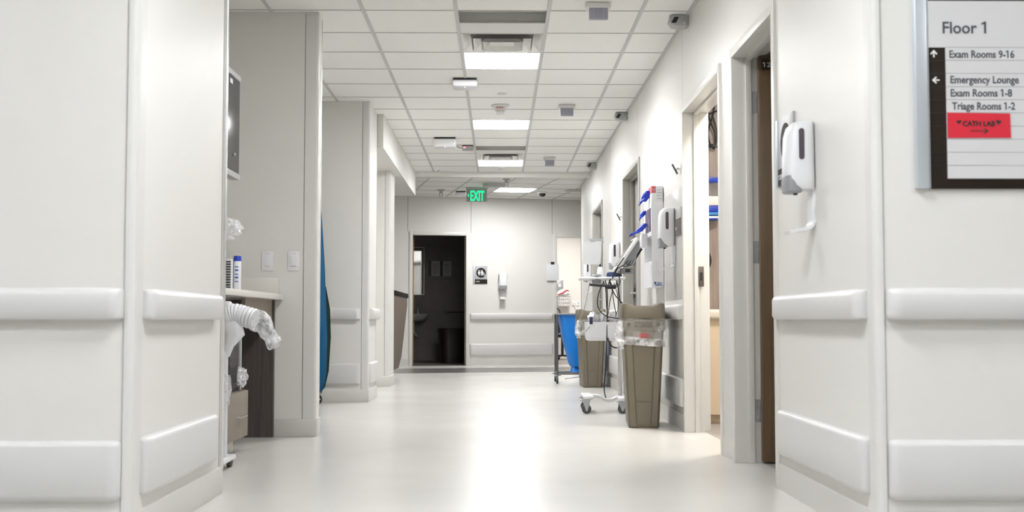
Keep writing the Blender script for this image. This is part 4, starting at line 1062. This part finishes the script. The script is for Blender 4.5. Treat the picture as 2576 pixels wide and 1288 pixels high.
# ------------------------------------------------------------------ the dark bathroom
o = thing('wall_mirror', 'narrow framed mirror in the dark bathroom above the sink', 'mirror', E(-1.02, 2.35, 1.22), A13)
b = MB().box(-.35, .14, -.02, -.004, 0, .86); b.obj('glass', 'mirror', o); b = MB()
for bx in ((-.36, .15, -.012, .0), (-.36, .15, .86, .872)): b.box(bx[0], bx[1], -.024, 0, bx[2], bx[3])
b.box(.14, .152, -.024, 0, -.012, .872).box(-.36, -.348, -.024, 0, -.012, .872); b.obj('frame', 'hinge', o)
o = thing('wash_basin', 'grey wall-hung wash basin in the dark bathroom', 'sink', E(-1.09, 2.343, .86), A13)
b = MB().loft([rr(.20, .20, .08, -.14, 0, -.20), rr(.40, .38, .12, -.10, 0, -.22), rr(.50, .46, .14, -.03, 0, -.23), rr(.52, .47, .14, .0, 0, -.235), rr(.46, .41, .12, .0, 0, -.235), rr(.30, .26, .10, -.08, 0, -.22)]); b.obj('basin', 'porcelain', o)
b = MB().tube([(.1, -.05, 0), (.1, -.05, .10), (.1, -.10, .14), (.1, -.16, .11)], .012, 10); b.obj('faucet', 'chrome', o)
b = MB().tube([(.0, -.2, -.14), (.0, -.2, -.30), (.06, -.16, -.40), (.08, -.02, -.38)], .02, 10); b.obj('drain_pipe', 'porcelain', o)
o = thing('grab_bar', 'horizontal steel grab bar on the dark bathroom wall', 'grab bar', E(-.13, 2.35, .90), A13)
b = MB().cyl((-.30, -.05, 0), (.28, -.05, 0), .016); b.obj('bar', 'chrome', o)
for x in (-.30, .27): b = MB().cyl((x, -.055, 0), (x, 0, 0), .038, n=18); b.obj('flange', 'chrome', o)
for u, w in ((-.68, 'nearer the mirror'), (-.462, 'nearer the doorway jamb')):
    o = thing('wall_notice', 'grey notice with dark side strip on the dark bathroom wall, '+w, 'sign', E(u, 2.35, 1.56), A13, 'bathroom notices')
    b = MB().box(-.105, .105, -.004, 0, 0, .28); b.obj('sheet', mat('notice_grey', (.42, .42, .43), .5), o)
    b = MB().box(-.105, -.055, -.0046, -.004, 0, .28); b.obj('side_strip', 'black', o)
    b = MB()
    for k in range(6): b.box(-.03, .06+.02*(k % 2), -.0046, -.004, .06+k*.032, .066+k*.032)
    b.obj('print_line', 'letter', o)
b = MB().loft([rr(.40, .40, .12, 0, 0, 0), rr(.44, .44, .14, .3), rr(.48, .48, .15, .58), rr(.50, .50, .15, .60), rr(.46, .46, .14, .60), rr(.44, .44, .13, .55)])
o = b.obj('waste_basket', mat('black_brown_plastic', (.014, .011, .009), .35), loc=E(-.53, 1.35, .002), rz=A13); tag(o, 'large black waste basket in the dark bathroom', 'waste basket')

# ------------------------------------------------------------------ the bright room at the end
def EF(u, z): return E(u, 3.197, z)
o = thing('wire_basket', 'wire wall basket holding a white bag with red drawstring', 'basket', EF(2.0, 1.02), A13)
b = MB()
for k in range(8): b.cyl((-.10+k*.035, -.16, 0), (-.115+k*.039, -.17, .20), .003, n=6)
for z in (0, .07, .14, .2): b.cyl((-.10-.06*z, -.165, z), (.15+.06*z, -.165, z), .0035, n=6).cyl((-.10, -.165, z), (-.10, 0, z), .0035, n=6).cyl((.15, -.165, z), (.15, 0, z), .0035, n=6)
b.obj('wires', 'hinge', o)
b = MB().box(-.09, .14, -.155, -.01, .005, .19); b.obj('liner', 'white2', o)
b = MB().blob((.03, -.11, .265), (.115, .055, .06), 21, .35, 3, 1.8); p = tag(b.obj('bag', 'paper', loc=EF(2.0, 1.02), rz=A13), 'white plastic bag stuffed in the wire wall basket', 'bag')
MB().tube([(-.1, -.15, .22), (-.02, -.19, .26), (.06, -.17, .31), (.13, -.13, .29)], .010, 6).obj('drawstring', 'redpaper', p)
o = thing('wall_outlet', 'white double outlet plate on the bright room wall', 'outlet', EF(2.30, 1.03), A13)
b = MB().rbox(-.08, .08, -.012, 0, 0, .10, .004, 2); b.obj('plate', 'white', o); b = MB().box(-.05, -.04, -.014, -.012, .03, .045).box(-.02, -.01, -.014, -.012, .03, .045).box(.03, .04, -.014, -.012, .055, .07).box(.05, .06, -.014, -.012, .03, .07); b.obj('socket', 'greyp', o)
tag(MB().tube([EF(2.28, 1.05)+Vector((0, -.03, 0)), EF(2.32, .95)+Vector((0, -.04, 0)), EF(2.40, .85)+Vector((0, -.03, 0)), EF(2.54, .80)+Vector((0, -.03, 0))], .006, 8, 8).obj('power_cord', 'white'), 'thin white cord trailing from the outlet plate', 'cord')
tag(MB().tube([EF(1.92, .98)+Vector((0, -.03, 0)), EF(1.97, .93)+Vector((0, -.05, 0)), EF(1.99, .84)+Vector((0, -.03, 0))], .009, 8, 8).obj('cable_end', 'cable'), 'short black cable hanging below the wire basket', 'cable')
o = thing('switch_plate', 'brushed steel switch plate behind the clipped paper', 'switch', EF(1.97, 1.33), A13); b = MB().rbox(-.075, .075, -.008, 0, 0, .20, .003, 2); b.obj('plate', 'hinge', o); b = MB().box(-.02, .03, -.012, -.008, .07, .13); b.obj('toggle', 'white', o)
o = thing('swivel_chair', 'black swivel chair behind the blue hamper in the bright room', 'chair', E(1.74, 2.2, .002), A13)
b = MB().rbox(-.22, .22, -.22, .22, .42, .50, .03, 3); b.obj('seat', 'black', o); b = MB().rbox(-.2, .2, .2, .25, .55, .80, .03, 3); b.obj('backrest', 'black', o)
b = MB().cyl((0, 0, .08), (0, 0, .42), .025).box(-.02, .02, .20, .24, .45, .6); b.obj('post', 'black', o)
for k in range(5):
    a = 2*PI*k/5+.3; b = MB().cyl((0, 0, .085), (.25*math.cos(a), .25*math.sin(a), .06), .018, .012, 8).cyl((.25*math.cos(a)-.015, .25*math.sin(a), .028), (.25*math.cos(a)+.015, .25*math.sin(a), .028), .028, n=12); b.obj('leg', 'black', o)
o = thing('work_table', 'white topped table with black legs in the bright room', 'table', E(2.80, 2.5, .002), A13)
b = MB().rbox(-.62, .7, -.35, .5, .66, .70, .006, 2); b.obj('top', 'white', o)
for x in (-.56, .62):
    for y in (-.3, .45): MB().box(x-.02, x+.02, y-.02, y+.02, 0, .66).obj('leg', 'black', o)

# ------------------------------------------------------------------ camera, world, colour
cam = bpy.data.cameras.new('camera'); co = bpy.data.objects.new('camera', cam); C.objects.link(co)
f = 2980.0; cam.sensor_width = 36; cam.lens = f/2576*36; cam.clip_start = .05; cam.clip_end = 100
th = math.atan(160/f); psi = math.atan(34*math.cos(th)/f)
co.location = (0, 0, .757); co.rotation_euler = (PI/2+th, 0, -psi)
cam.dof.use_dof = True; cam.dof.focus_distance = 10.5; cam.dof.aperture_fstop = 4.4
sc = bpy.context.scene; sc.camera = co
w = bpy.data.worlds.new('world'); sc.world = w; w.use_nodes = True
w.node_tree.nodes['Background'].inputs['Color'].default_value = (.9, .93, 1, 1); w.node_tree.nodes['Background'].inputs['Strength'].default_value = .05
vs = sc.view_settings; vs.view_transform = 'Standard'; vs.look = 'None'; vs.gamma = 1; vs.use_curve_mapping = False
vs.exposure = 1.42
